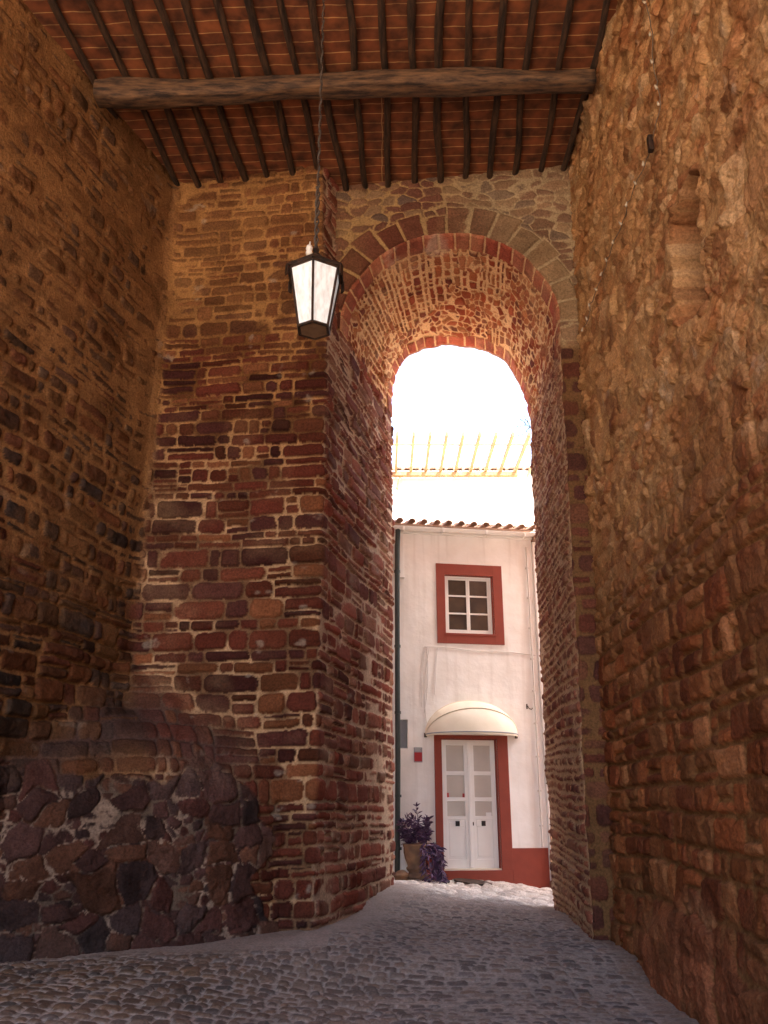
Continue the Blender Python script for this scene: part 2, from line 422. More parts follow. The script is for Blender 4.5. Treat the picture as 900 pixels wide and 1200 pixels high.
    ms = mix(col(.50, .31, .17), col(.38, .19, .07), sstep(4.0, 6.5, V)[..., None])
    ms = mix(ms, col(.31, .150, .060), left[..., None])
    pm = sstep(-.12, .22, fbm(U*2.4, V*3.2, 140, 4))
    ms = mix(ms*col(.42, .36, .34), ms*1.12, np.clip(pm+.6*stripe*pier+.6*left+.35*jamb, 0, 1)[..., None])
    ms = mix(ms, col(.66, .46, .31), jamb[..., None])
    ms = mix(ms, col(.24, .165, .12)*(.6+.9*sstep(-.2, .3, fbm(U*3, V*4, 144, 3)))[..., None], (low)[..., None])
    ms = mix(ms, col(.115, .065, .052), (sl)[..., None])
    smear = np.clip(.05 + .40*up*left + .55*stripe*pier + .45*fbm(U*2.2, V*2.6, 130, 4) + .12*left*(1-low), 0, .85)*(1-low)
    sc = mix(sc, ms*.85, smear[..., None]*.75)
    C = mix(ms*(1+.2*fbm(U*9, V*9, 131, 3))[..., None], sc, kk[..., None])
    C = C*(1+.16*fbm(U*1.1, V*1.1, 132, 4)+.12*fbm(U*7, V*7, 133, 3))[..., None]
    # lime blooms
    lime = sstep(.50, .66, fbm(U*4, V*6, 134, 4))*.5
    C = mix(C, col(.42, .33, .25), (lime*(1-low)*(1-left*.6))[..., None])
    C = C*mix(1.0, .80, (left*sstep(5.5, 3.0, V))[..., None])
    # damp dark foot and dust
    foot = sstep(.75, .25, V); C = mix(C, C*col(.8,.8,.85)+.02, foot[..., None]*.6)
    n = grid_normals(P)
    edge = sstep(uE, uE-.10, U)
    h = h*edge
    # seal against the vault above the springing
    spring = 7.10+.12*(U-uP)/L3
    Pd = P + n*h[..., None]
    uR = uP+.42
    uc = (U[:-1, :-1]+U[1:, 1:])/2; vc = (V[:-1, :-1]+V[1:, 1:])/2
    keep = ~((uc > uR) & (vc > 7.22))
    return Pd, C, keep, n, uP
Pd, C, keep, n_, uP = left_wall()
print('left normal', n_[300, 300])
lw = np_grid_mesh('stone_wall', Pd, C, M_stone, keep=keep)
tag(lw, 'dark red rubble stone wall left of the archway, turning at the corner into the pier behind the lantern', 'wall')

# ------------------------------------------------------------------ right wall
def right_wall():
    ys = np.concatenate([np.linspace(-6.5, 2.9, 90)[:-1], np.arange(2.9, 5.2, .010), np.arange(5.2, 9.35, .0125)])
    vs = np.arange(-.15, 10.3, .0140)
    U, V = np.meshgrid(ys, vs, indexing='ij')
    X = 2.235 + .004*(U-6.6) + .022*V + .0*U
    X = X - .05*sstep(.9, .1, V)
    P = np.stack([X, U, V], -1)
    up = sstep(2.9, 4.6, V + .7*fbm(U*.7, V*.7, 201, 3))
    a = masonry(U, V, 203, .10, .33, .12, .46, .002, .05, .30)
    b = voronoi(U, V, 204, .20, .115, .06)
    c2 = voronoi(U, V, 205, .34, .22, .10)
    ha, ka = combine(*a[:1], a[1], a[2], a[3], U, V, 210, .034, -.006+.018*fbm(U*1.5, V*1.5, 206, 3), .006, rough=.012)
    big = sstep(.12, .30, fbm(U*.9+4, V*.9, 207, 2))
    sdm = np.where(big > .5, c2[0], b[0]); rm = [np.where(big > .5, p, q) for p, q in zip(c2[1], b[1])]
    lxm = np.where(big > .5, c2[2], b[2]); lym = np.where(big > .5, c2[3], b[3])
    hb, kb = combine(sdm, rm, lxm, lym, U, V, 211, .026, .008+.012*fbm(U*2.1, V*2.1, 208, 3), .007, rough=.012)
    hb = hb + ((rm[1]-.5)*.28*lxm + (rm[2]-.5)*.34*lym)*(kb)
    h = mix(ha, hb, up); kk = mix(ka, kb, up)
    h = h*(1+.15*up) + .036*fbm(U*1.6, V*1.6, 212, 4) + up*(.012*fbm(U*6, V*6, 213, 4)) + (.4+.6*up)*.013*fbm(U*22, V*22, 214, 4, .6)
    # large boulders at the foot
    bo = voronoi(U, V*.8, 215, .62, .52, .12); lo = sstep(.95, .6, V+.3*fbm(U*1.2, V, 216, 2))*sstep(8.6, 7.6, U)
    hbo, kbo = combine(bo[0], bo[1], bo[2], bo[3], U, V, 217, .06, .004, .014, rough=.014)
    h = mix(h, hbo+.02, lo); kk = mix(kk, kbo, lo)
    # niche
    du = np.abs(U-5.55+.03*(V-5.7))-.29+.03*fbm(U*5, V*5, 218, 2); dv = np.abs(V-5.50)-.52+.05*np.sin(U*9)
    nd = np.maximum(du, dv); niche = sstep(.015, -.03, nd)
    h = h*(1-.7*niche) - .62*niche
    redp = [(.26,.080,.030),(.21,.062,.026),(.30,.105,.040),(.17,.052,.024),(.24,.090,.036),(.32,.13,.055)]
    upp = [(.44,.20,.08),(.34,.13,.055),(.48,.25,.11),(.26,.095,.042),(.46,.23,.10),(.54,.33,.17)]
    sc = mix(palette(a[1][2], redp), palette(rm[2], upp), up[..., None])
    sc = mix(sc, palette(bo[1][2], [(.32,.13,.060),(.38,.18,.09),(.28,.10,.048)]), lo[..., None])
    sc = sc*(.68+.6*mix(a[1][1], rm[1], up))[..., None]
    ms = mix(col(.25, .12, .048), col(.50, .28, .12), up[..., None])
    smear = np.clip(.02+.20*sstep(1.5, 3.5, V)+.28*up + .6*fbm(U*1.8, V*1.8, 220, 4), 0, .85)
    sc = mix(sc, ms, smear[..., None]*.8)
    C = mix(ms*(1+.15*fbm(U*9, V*9, 221, 3))[..., None], sc, kk[..., None])
    C = C*(1+.15*fbm(U*1.2, V*1.2, 222, 4)+.10*fbm(U*6, V*6, 223, 3))[..., None]
    rw_ = np.floor(V/.27+.3*_hash(np.floor(V/.27), V*0, 5)); jn = np.abs(V/.27-np.floor(V/.27)-.5) > .455
    nc = palette(_hash(rw_, rw_*0, 226), [(.33,.12,.06),(.44,.23,.11),(.40,.19,.10),(.28,.09,.045)])
    nc = np.where(jn[..., None], col(.12, .06, .03), nc)
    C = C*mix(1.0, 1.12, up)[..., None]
    C = mix(C, nc*(1+.2*fbm(U*3, V*8, 227, 3))[..., None], niche[..., None])
    red_ = sstep(.18, .42, fbm(U*3.1, V*2.3, 228, 4))*.55*up; C = mix(C, C*col(.62, .42, .36), red_[..., None])
    wh = sstep(.50, .62, fbm(U*5, V*3.2, 224, 4))*up*.35; C = mix(C, col(.55, .42, .30), wh[..., None])
    n = grid_normals(P)
    if n[50, 50, 0] > 0: n = -n
    return P + n*h[..., None], C
Pd, C = right_wall()
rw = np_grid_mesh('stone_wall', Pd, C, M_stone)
tag(rw, 'tall sunwarmed ochre rubble stone wall on the right with a deep slit niche and a string of bulbs', 'wall')

# ------------------------------------------------------------------ gateway: vault, ringed arch face
ZS_F, A_F, B_F, CX_F = 7.15, 1.355, 1.36, .80
ZS_R, A_R, B_R, CX_R = 7.30, 1.10, 1.32, 1.21
def profiles(na=520, nj=460):
    """front and rear inner outlines from left springing over the crown down the right jamb"""
    th = np.linspace(math.pi, 0, na)
    ca, sa = np.cos(th), np.sin(th)
    fr = np.stack([CX_F+A_F*ca, ZS_F+B_F*sa], -1)
    e = np.where(ca < 0, 2/2.9, 2/2.1)
    re = np.stack([CX_R+A_R*np.sign(ca)*np.abs(ca)**e, ZS_R+B_R*np.abs(sa)**np.where(ca < 0, 2/2.9, 2/2.1)], -1)
    t = np.linspace(0, 1, nj)[1:]
    jf = np.stack([CX_F+A_F + (2.01-(CX_F+A_F))*t**1.0, ZS_F + (.0-ZS_F)*t], -1)
    jr = np.stack([CX_R+A_R + (2.22-(CX_R+A_R))*t, ZS_R + (.0-ZS_R)*t], -1)
    F, R_ = np.concatenate([fr, jf]), np.concatenate([re, jr])
    for Q, c0, am, sd_ in ((F, CX_F, .022, 500), (R_, CX_R, .034, 510)):
        s_ = np.concatenate([[0], np.cumsum(np.linalg.norm(np.diff(Q, axis=0), axis=1))])
        nz = fbm(s_*3.2, s_*0, sd_, 3) + .35*fbm(s_*13, s_*0, sd_+1, 2)
        nz = nz*sstep(0, .3, s_)
        th = np.arctan2(np.maximum(Q[:, 1]-7.2, 0), Q[:, 0]-c0)
        Q[:, 0] += am*nz*np.cos(th); Q[:, 1] += am*nz*np.sin(th)
    return F, R_, na
fr, re, NA = profiles()
seg = np.linalg.norm(np.diff(fr, axis=0), axis=1); S_arc = np.concatenate([[0], np.cumsum(seg)])
gate = empty('arch_gateway', (1.0, 9.25, .3))
tag(gate, 'deep tapering stone archway with red brick soffit framing the white house', 'archway')
def child_world(o, parent):
    o.parent = parent; o.matrix_parent_inverse = Matrix.Translation(parent.location).inverted(); return o
def vault():
    ts = np.linspace(0, 1, 215)
    T = ts[None, :]; s = S_arc[:, None]
    yF = RINGY(fr[:, 0])[:, None]; yR = 12.25
    X = fr[:, 0][:, None]*(1-T)+re[:, 0][:, None]*T; Z = fr[:, 1][:, None]*(1-T)+re[:, 1][:, None]*T; Y = yF*(1-T)+yR*T
    P = np.stack([X, Y, Z], -1)
    D = T*3.0 + s*0; Sg = s+T*0
    arcL = S_arc[NA-1]
    onarc = sstep(arcL+.5, arcL-.1, Sg)
    # courses: arc part small stones, jamb coursed
    a = masonry(D, Sg+20, 301, .07, .16, .09, .32, .006, .06, .2, vmax=45, umin=-1, umax=5)
    b = voronoi(D, Sg, 302, .17, .10, .06)
    ring_f = sstep(.36, .33, D+.04*(vnoise(Sg*6, Sg*0, 7)-.5)); ring_r = sstep(2.62, 2.66, D+.30*(vnoise(Sg*5.5, Sg*0, 8)-.5))
    # voussoirs: full-depth stones
    vu = Sg/.205 + .15*fbm(Sg*1.2, D*2, 303, 2); vi = np.floor(vu); vf = (vu-vi-.5)*.205
    vr = [_hash(vi, vi*0+np.round(ring_r)*3, 310+k) for k in range(4)]
    vsd = .1025-.011-np.abs(vf)+.004*fbm(D*14, Sg*14, 311, 2)
    vsd = np.where(ring_f > .5, np.minimum(vsd, .34-D), np.minimum(vsd, D-2.64))
    ha, ka = combine(a[0], a[1], a[2], a[3], D, Sg, 320, .034, .004+.010*fbm(D*2, Sg*2, 321, 3), .010, rough=.006)
    hb, kb = combine(b[0], b[1], b[2], b[3], D, Sg, 322, .030, .014+.008*fbm(D*2, Sg*2, 323, 3), .010, rough=.006)
    hv, kv = combine(vsd, vr, vf, vf*0, D, Sg, 324, .028, .006, .008, rough=.004)
    mixb = onarc*sstep(.0, .3, fbm(D*1.2, Sg*1.2, 325, 2))
    h = mix(ha, hb, (mixb > .5)*1.0); kk = np.where(mixb > .5, kb, ka); R2 = np.where(mixb > .5, b[1][2], a[1][2]); R1 = np.where(mixb > .5, b[1][1], a[1][1])
    ringm = np.maximum(ring_f, ring_r)*onarc
    h = mix(h, hv, ringm); kk = mix(kk, kv, ringm)
    arcp = [(.33,.080,.034),(.27,.060,.028),(.38,.12,.048),(.18,.045,.028),(.32,.10,.042),(.42,.17,.075)]
    jp = [(.25,.085,.052),(.20,.065,.042),(.29,.11,.065),(.16,.052,.038),(.27,.13,.08)]
    vp = [(.36,.085,.05),(.40,.11,.06),(.32,.075,.045),(.30,.09,.055),(.42,.15,.09)]
    sc = mix(palette(R2, jp), palette(R2, arcp), onarc[..., None])
    sc = mix(sc, palette(vr[2], vp), ringm[..., None])
    sc = sc*(.8+.4*R1)[..., None]
    ms = mix(col(.52, .33, .19), col(.74, .48, .25), onarc[..., None])
    smear = np.clip(.1+.5*fbm(D*2, Sg*2, 330, 4), 0, .7); sc = mix(sc, ms, smear[..., None]*.7)
    C = mix(ms, sc, kk[..., None])*(1+.14*fbm(D*1.5, Sg*1.5, 331, 4)+.1*fbm(D*8, Sg*8, 332, 3))[..., None]
    wh = sstep(.2, .45, fbm(D*3, Sg*3, 335, 4))*np.exp(-((Sg-arcL*.40)/.5)**2)*np.exp(-((D-.2)/.35)**2)
    C = mix(C, col(.62, .48, .36), (wh*.8)[..., None])
    n = grid_normals(P)
    mid = n[NA//2, 100]
    if mid[2] > 0: n = -n
    h = h + .012*fbm(D*1.5, Sg*1.5, 336, 3)
    h = h*sstep(0, .03, D)*sstep(3.0, 2.97, D)
    o = np_grid_mesh('vault', P + n*h[..., None], C, M_arch); child_world(o, gate)
    o['label'] = 'red brick and rubble underside of the arch with pale mortar'
vault()
def arch_face():
    """wall above and right of the opening, facing the viewer"""
    TOPZ = 10.2; XL = -.66; XR = 2.62
    n = len(fr)
    inner = fr.copy(); outer = np.zeros_like(fr)
    for i, (x, z) in enumerate(fr):
        if i < NA:
            th = math.pi*(1-i/(NA-1)); dx, dz = math.cos(th), math.sin(th)
            c = []
            if dx < -1e-6: c.append((XL-x)/dx)
            if dx > 1e-6: c.append((XR-x)/dx)
            if dz > 1e-6: c.append((TOPZ-z)/dz)
            t = max(0, min(c)); outer[i] = (x+dx*t, z+dz*t)
        else: outer[i] = (XR, z)
    ks = np.concatenate([np.linspace(0, 1, 190)])
    K = ks[None, :, None]
    Q = inner[:, None, :]*(1-K)+outer[:, None, :]*K
    X, Z = Q[..., 0], Q[..., 1]
    Y = RINGY(X)
    P = np.stack([X, Y, Z], -1)
    Sg = np.repeat(S_arc[:, None], len(ks), 1); arcL = S_arc[NA-1]
    dist = np.hypot(X-inner[:, None, 0], Z-inner[:, None, 1])
    thick = .35 + .09*(_hash(np.floor(Sg/.27), np.floor(Sg/.27)*0, 400)-.5)*2
    isarc = (Sg < arcL+.05)
    ring = isarc & (dist < thick)
    vu = Sg/.27; vi = np.floor(vu); vf = (vu-vi-.5)*.27*(1+dist/1.36)
    vr = [_hash(vi, vi*0, 410+k) for k in range(4)]
    vsd = np.minimum(.135*(1+dist/1.36)-.018-np.abs(vf), thick-.012-dist)+.006*fbm(X*12, Z*12, 411, 2)
    a = voronoi(X, Z, 420, .24, .13, .06)
    q = masonry(X, Z, 421, .12, .30, .22, .40, .012, .03, .15, umin=-1, umax=5)
    ha, ka = combine(a[0], a[1], a[2], a[3], X, Z, 430, .030, .014+.010*fbm(X*2, Z*2, 431, 3), .010, rough=.006)
    hv, kv = combine(vsd, vr, vf, dist*0, X, Z, 432, .030, .004, .010, rough=.005)
    hq, kq = combine(q[0], q[1], q[2], q[3], X, Z, 433, .030, .010, .010, rough=.005)
    strip = sstep(6.9, 6.7, Z)
    h = mix(ha, hq, strip); kk = mix(ka, kq, strip); h = np.where(ring, hv, h); kk = np.where(ring, kv, kk)
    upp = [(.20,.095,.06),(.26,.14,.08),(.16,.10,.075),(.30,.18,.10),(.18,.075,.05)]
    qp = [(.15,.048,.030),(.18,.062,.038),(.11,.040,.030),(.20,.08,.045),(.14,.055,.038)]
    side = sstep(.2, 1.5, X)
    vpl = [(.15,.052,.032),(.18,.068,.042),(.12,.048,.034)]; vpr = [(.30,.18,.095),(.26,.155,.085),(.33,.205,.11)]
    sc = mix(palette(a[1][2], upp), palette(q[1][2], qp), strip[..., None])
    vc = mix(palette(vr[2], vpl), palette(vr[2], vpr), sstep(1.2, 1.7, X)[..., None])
    sc = np.where(ring[..., None], vc, sc)
    sc = sc*(.85+.3*a[1][1])[..., None]
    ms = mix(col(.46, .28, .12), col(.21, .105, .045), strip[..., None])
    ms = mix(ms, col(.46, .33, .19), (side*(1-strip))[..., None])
    smear = np.clip(.05+.3*(1-strip)*side+.4*fbm(X*2.2, Z*2.2, 440, 4), 0, .7); sc = mix(sc, ms, smear[..., None]*.6)
    C = mix(ms, sc, kk[..., None])*(1+.14*fbm(X*1.5, Z*1.5, 441, 4)+.12*fbm(X*8, Z*8, 442, 3))[..., None]
    nn = grid_normals(np.stack([X, Y, Z], -1)); nn = np.zeros_like(P); nn[..., 1] = -1; nn[..., 0] = -.09
    h = h*sstep(0, .02, dist+.001)
    Pn = P+nn*h[..., None]
    area_ok = np.ones((n-1, len(ks)-1), bool)
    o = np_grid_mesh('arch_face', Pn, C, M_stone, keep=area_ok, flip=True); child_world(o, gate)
    o['label'] = 'front face of the arch with dark red and grey voussoirs and quoins down the right side'
arch_face()
def outer_face():
    mb = MB()
    # outward facing masonry around the exit, with thickness
    y0, y1 = 12.25, 12.32
    xs_l, xs_r = -9.0, 11.0
    inner = [(float(a), float(b)) for a, b in re[::6]] + [(float(re[-1][0]), float(re[-1][1]))]
    lft = [(.12, 0.0)]
    pts = lft + inner
    def outp(p):
        x, z = p
        if z < 7.3 and x > 1: return (xs_r, z)
        if z < 7.3: return (xs_l, z)
        th = math.atan2(z-7.3, x-1.2); dx, dz = math.cos(th), math.sin(th)
        c = [(12.0-7.3)/dz if dz > 1e-6 else 1e9]
        if dx > 0: c.append((xs_r-1.2)/dx)
        if dx < 0: c.append((xs_l-1.2)/dx)
        t = min(c); return (1.2+dx*t, 7.3+dz*t)
    for y in (y1,):
        a = [mb.bm.verts.new((p[0], y, p[1])) for p in pts]; b = [mb.bm.verts.new((outp(p)[0], y, outp(p)[1])) for p in pts]
        for i in range(len(pts)-1):
            mb.bm.faces.new((a[i], a[i+1], b[i+1], b[i]))
    c = [mb.bm.verts.new((p[0], y0-.0, p[1])) for p in pts]
    for i in range(len(pts)-1): mb.bm.faces.new((c[i], c[i+1], a[i+1], a[i]))
    m = flat_mat('outer_masonry', (.40, .22, .13), .95, .5, 4, .6, 9, dist=.05, c2=(.24, .10, .06))
    o = mb.build('outer_face', m); child_world(o, gate)
outer_face()

# ------------------------------------------------------------------ roof of round rafters, flat tiles and a hewn beam
def roofz(x): return 9.30+.035*x
def tile_mat():
    m, nt, p = new_mat('clay_ceiling_tiles'); N = nt.nodes; L = nt.links
    tc = N.new('ShaderNodeTexCoord'); ns = N.new('ShaderNodeTexNoise'); ns.inputs['Scale'].default_value = 3.0
    L.new(tc.outputs['Object'], ns.inputs['Vector'])
    sc = N.new('ShaderNodeVectorMath'); sc.operation = 'SCALE'; sc.inputs['Scale'].default_value = .05
    L.new(ns.outputs['Color'], sc.inputs[0]); ad = N.new('ShaderNodeVectorMath'); ad.operation = 'ADD'
    L.new(tc.outputs['Object'], ad.inputs[0]); L.new(sc.outputs[0], ad.inputs[1])
    br = N.new('ShaderNodeTexBrick'); br.offset = .0; br.offset_frequency = 2
    br.inputs['Scale'].default_value = 1; br.inputs['Brick Width'].default_value = 40; br.inputs['Row Height'].default_value = .148
    br.inputs['Mortar Size'].default_value = .0065; br.inputs['Mortar Smooth'].default_value = .3
    br.inputs['Color1'].default_value = (.19, .052, .017, 1); br.inputs['Color2'].default_value = (.26, .078, .025, 1); br.inputs['Mortar'].default_value = (.52, .28, .11, 1)
    L.new(ad.outputs[0], br.inputs['Vector'])
    n2 = N.new('ShaderNodeTexNoise'); n2.inputs['Scale'].default_value = 5; n2.inputs['Detail'].default_value = 7
    L.new(tc.outputs['Object'], n2.inputs['Vector'])
    mr = N.new('ShaderNodeMapRange'); mr.inputs[1].default_value = .3; mr.inputs[2].default_value = .7; mr.inputs[3].default_value = .30; mr.inputs[4].default_value = 1.35
    L.new(n2.outputs[0], mr.inputs[0]); s2 = N.new('ShaderNodeVectorMath'); s2.operation = 'SCALE'
    L.new(br.outputs['Color'], s2.inputs[0]); L.new(mr.outputs[0], s2.inputs['Scale']); L.new(s2.outputs[0], p.inputs['Base Color'])
    p.inputs['Roughness'].default_value = .85
    b = N.new('ShaderNodeBump'); b.inputs['Strength'].default_value = .7; b.inputs['Distance'].default_value = .01; b.invert = True
    L.new(br.outputs['Fac'], b.inputs['Height']); L.new(b.outputs[0], p.inputs['Normal'])
    return m
M_tile = tile_mat()
M_raft = wood_mat('rafter_wood', (.022, .011, .006), (.10, .05, .024), (22, 3, 22))
M_beam = wood_mat('hewn_beam_wood', (.020, .009, .005), (.19, .095, .042), (3.2, 19, 19))
roof = empty('timber_roof', (-.3, 7.5, 9.3))
tag(roof, 'dark timber roof of round rafters under red clay tiles with one rough hewn cross beam', 'roof')
def roof_parts():
    mb = MB()
    for (z0, z1) in ((0.0, .09),):
        mb.bm.verts.ensure_lookup_table()
        P = [(-8.0, -2.6), (3.6, -2.6), (3.6, 12.3), (-7.0, 12.3)]
        lo = [mb.bm.verts.new((x, y, roofz(x)+.055)) for x, y in P]; hi = [mb.bm.verts.new((x, y, roofz(x)+.145)) for x, y in P]
        mb.bm.faces.new(lo); mb.bm.faces.new(hi)
        for i in range(4): mb.bm.faces.new((lo[i], lo[(i+1) % 4], hi[(i+1) % 4], hi[i]))
    child_world(mb.build('tile_deck', M_tile), roof)
    bot = [(-2.72,9.26),(-2.43,9.25),(-2.11,9.23),(-1.81,9.2),(-1.5,9.15),(-1.19,9.1),(-.86,9.08),(-.53,9.33),(-.21,9.33),(.05,9.33),(.39,9.3),(.72,9.27),(1.05,9.23),(1.38,9.2),(1.7,9.18),(2.05,9.15),(2.36,9.12)]
    top = [(-3.33,6.41),(-2.97,6.42),(-2.63,6.43),(-2.31,6.44),(-2.03,6.44),(-1.72,6.45),(-1.38,6.46),(-1.06,6.47),(-.73,6.48),(-.40,6.49),(-.03,6.5),(.29,6.51),(.6,6.52),(.91,6.53),(1.24,6.54),(1.58,6.55),(1.96,6.56)]
    top[-1] = (1.94, 6.56)
    # evenly matched: bottom k joins top k
    top = top[1:-1] + [(1.94, 6.56), (2.30, 6.57)]
    bot = [(-3.03, 9.2)] + bot; top = [(-3.33, 6.41)] + top
    for k, (b, t) in enumerate(zip(bot, top)):
        rng = random.Random(50+k)
        mb = MB(); pts = []
        d = ((b[0]-t[0])/(b[1]-t[1]))
        r0 = .036+.009*rng.random()
        ph = rng.random()*6; am = .014+.020*rng.random()
        for i in range(30):
            y = b[1]+.16 + (3.0-(b[1]+.16))*i/29
            x = b[0] + d*(y-b[1]) + am*math.sin(y*1.3+ph)+.35*am*math.sin(y*4.1+ph*2)
            pts.append((x, y, roofz(x)+.004 + .012*math.sin(y*1.1+ph*1.7)))
        kn = [rng.random()*6 for _ in range(4)]
        mb.tube(pts, r0, 10, True, lambda s, th: r0*(1+.18*math.sin(s*9+kn[0])*math.cos(th+kn[1])+.10*math.sin(s*31+kn[2])*math.cos(2*th+kn[3])-.12*s*0))
        child_world(mb.build('rafter', M_raft, None, True), roof)
    # hewn beam
    mb = MB(); pts = []
    n = 90; rng = np.random.RandomState(3)
    rings = []
    for i in range(n):
        s = i/(n-1); x = -3.20+5.56*s
        cy = 7.48+.02*s+.02*math.sin(s*6); cz = 9.30-.155 + .035*x - .022*math.sin(s*7+1)
        hh = .128+.014*math.sin(s*11+.6)+.010*math.sin(s*27) - .022*s; ww = .125+.010*math.sin(s*9+2)-.01*s
        if s < .03: hh *= .85
        ring = []
        for k in range(28):
            th = 2*math.pi*k/28; c, s_ = math.cos(th), math.sin(th)
            e = .62
            px = ww*math.copysign(abs(c)**e, c); pz = hh*math.copysign(abs(s_)**e, s_)
            nz = 1+.16*float(fbm(np.array([x*1.7+k*.0]), np.array([k*.55]), 9, 3)[0])+.05*float(fbm(np.array([x*1.1]), np.array([k*2.2]), 12, 2)[0])
            ring.append((x, cy+px*nz, cz+pz*nz))
        rings.append(ring)
    mb.loft(rings)
    child_world(mb.build('cross_beam', M_beam, None, True), roof)
roof_parts()

# ------------------------------------------------------------------ house across the lane
AL = math.atan(.17); H0 = (0, 13.8, 0); KX = 1/math.cos(AL)
house = empty('white_house', H0, AL)
tag(house, 'white two-storey house with brick red trim seen through the archway', 'house')
def hx(x): return x*KX
M_white = flat_mat('limewash', (.80, .775, .75), .9, .05, 2.5, .45, 5, dist=.02, c2=(.72, .69, .66))
def limewash():
    m = flat_mat('limewash_streaked', (.88, .865, .84), .9, .05, 2.2, .5, 5, dist=.022, c2=(.76, .73, .69))
    nt = m.node_tree; N = nt.nodes; K = nt.links; p = N['Principled BSDF']
    src = p.inputs['Base Color'].links[0].from_socket
    tc = N.new('ShaderNodeTexCoord'); mp = N.new('ShaderNodeMapping'); mp.inputs['Scale'].default_value = (7, 7, .55)
    K.new(tc.outputs['Object'], mp.inputs[0]); n = N.new('ShaderNodeTexNoise'); n.inputs['Scale'].default_value = 1; n.inputs['Detail'].default_value = 7
    K.new(mp.outputs[0], n.inputs['Vector'])
    mr = N.new('ShaderNodeMapRange'); mr.inputs[1].default_value = .52; mr.inputs[2].default_value = .75; mr.inputs[3].default_value = 0; mr.inputs[4].default_value = .5
    K.new(n.outputs[0], mr.inputs[0])
    mx = N.new('ShaderNodeMixRGB'); K.new(mr.outputs[0], mx.inputs[0]); K.new(src, mx.inputs[1]); mx.inputs[2].default_value = (.52, .47, .42, 1)
    K.new(mx.outputs[0], p.inputs['Base Color']); return m
M_white = limewash()
M_red = flat_mat('brick_red_paint', (.25, .042, .022), .75, .14, 5, .25, 14, dist=.01)
M_wpaint = flat_mat('white_gloss_paint', (.80, .79, .76), .35, .04, 6, .03, 30)
M_cream = flat_mat('cream_canvas', (.78, .70, .56), .7, .07, 4, .08, 60, c2=(.70, .62, .48))
M_dkmetal = flat_mat('dark_green_grey_metal', (.045, .06, .058), .45, .3, 9, .05, 30, metal=.3)
M_iron = flat_mat('black_iron', (.03, .024, .02), .5, .5, 20, .3, 50, metal=.6, c2=(.09, .045, .025))
M_rtile = flat_mat('roof_clay', (.48, .31, .22), .85, .35, 7, .3, 25, c2=(.30, .19, .13))
M_glass = flat_mat('dark_window_glass', (.045, .035, .03), .08, .5, 3, .02, 2, spec=.8, c2=(.10, .07, .05))
M_curt = flat_mat('curtained_door_glass', (.56, .53, .48), .12, .12, 2, .04, 1.5, spec=.7, c2=(.46, .43, .39))
M_grey = flat_mat('grey_metal', (.30, .31, .33), .6, .1, 8, .05, 30, c2=(.24, .26, .28))
M_black = flat_mat('black_plate', (.012, .012, .014), .4, .1)
M_cable = flat_mat('white_cable', (.62, .58, .54), .6, .1)
def L(name, mat, fn, parent=None, smooth=False, label=None):
    mb = MB(); fn(mb); o = mb.build(name, mat, parent or house, smooth)
    if label: o['label'] = label
    return o
# openings, local metres (x along the front, z up)
DX0, DX1, DZ0, DZ1 = hx(.905), hx(1.80), .585, 2.515
WX0, WX1, WZ0, WZ1 = hx(1.02), hx(1.845), 4.20, 5.20
BX0, BX1, BZ0, BZ1 = hx(.20), hx(.375), 2.36, 2.80
def wall_fn(mb):
    xs = sorted([-3.0, BX0, BX1, DX0, WX0, DX1, WX1, hx(2.56)]); zs = sorted([-.4, DZ0, BZ0, DZ1, BZ1, WZ0, WZ1, 5.90])
    holes = [(DX0, DX1, DZ0, DZ1), (WX0, WX1, WZ0, WZ1), (BX0, BX1, BZ0, BZ1)]
    def solid(x, z): return not any(a < x < b and c < z < d for a, b, c, d in holes)
    for i in range(len(xs)-1):
        for j in range(len(zs)-1):
            x0, x1, z0, z1 = xs[i], xs[i+1], zs[j], zs[j+1]
            cx, cz = (x0+x1)/2, (z0+z1)/2
            if not solid(cx, cz): continue
            nx = max(1, int((x1-x0)/.25)); nz = max(1, int((z1-z0)/.25))
            q = lambda pts: mb.bm.faces.new([mb.bm.verts.new(p) for p in pts])
            q([(x0,0,z0),(x1,0,z0),(x1,0,z1),(x0,0,z1)])
            q([(x0,.3,z0),(x0,.3,z1),(x1,.3,z1),(x1,.3,z0)])
            for (mx, mz, e) in ((x0-.01, cz, 'l'), (x1+.01, cz, 'r'), (cx, z0-.01, 'b'), (cx, z1+.01, 't')):
                ing = xs[0] < mx < xs[-1] and zs[0] < mz < zs[-1]
                if ing and solid(mx, mz): continue
                if e == 'l': q([(x0,0,z0),(x0,0,z1),(x0,.3,z1),(x0,.3,z0)])
                if e == 'r': q([(x1,0,z0),(x1,.3,z0),(x1,.3,z1),(x1,0,z1)])
                if e == 'b': q([(x0,0,z0),(x0,.3,z0),(x1,.3,z0),(x1,0,z0)])
                if e == 't': q([(x0,0,z1),(x1,0,z1),(x1,.3,z1),(x0,.3,z1)])
    bmesh.ops.remove_doubles(mb.bm, verts=mb.bm.verts, dist=.0005)
    mb.box(-3.0, -2.7, .3, 4.2, -.4, 5.9); mb.box(hx(2.56)-.3, hx(2.56), .3, 4.2, -.4, 5.9); mb.box(-2.7, hx(2.56)-.3, 3.9, 4.2, -.4, 5.9)
    mb.box(-2.7, hx(2.56)-.3, .32, 3.9, 3.2, 3.3)
L('wall', M_white, wall_fn)
L('dado', M_red, lambda mb: (mb.box(hx(1.97), hx(2.545), -.016, .0, -.3, .89, .004), mb.box(hx(.46), hx(.80), -.016, 0, -.3, .86, .004), mb.box(hx(.80)+.001, hx(1.97)-.001, -.018, 0, -.3, DZ0-.004, .004)))
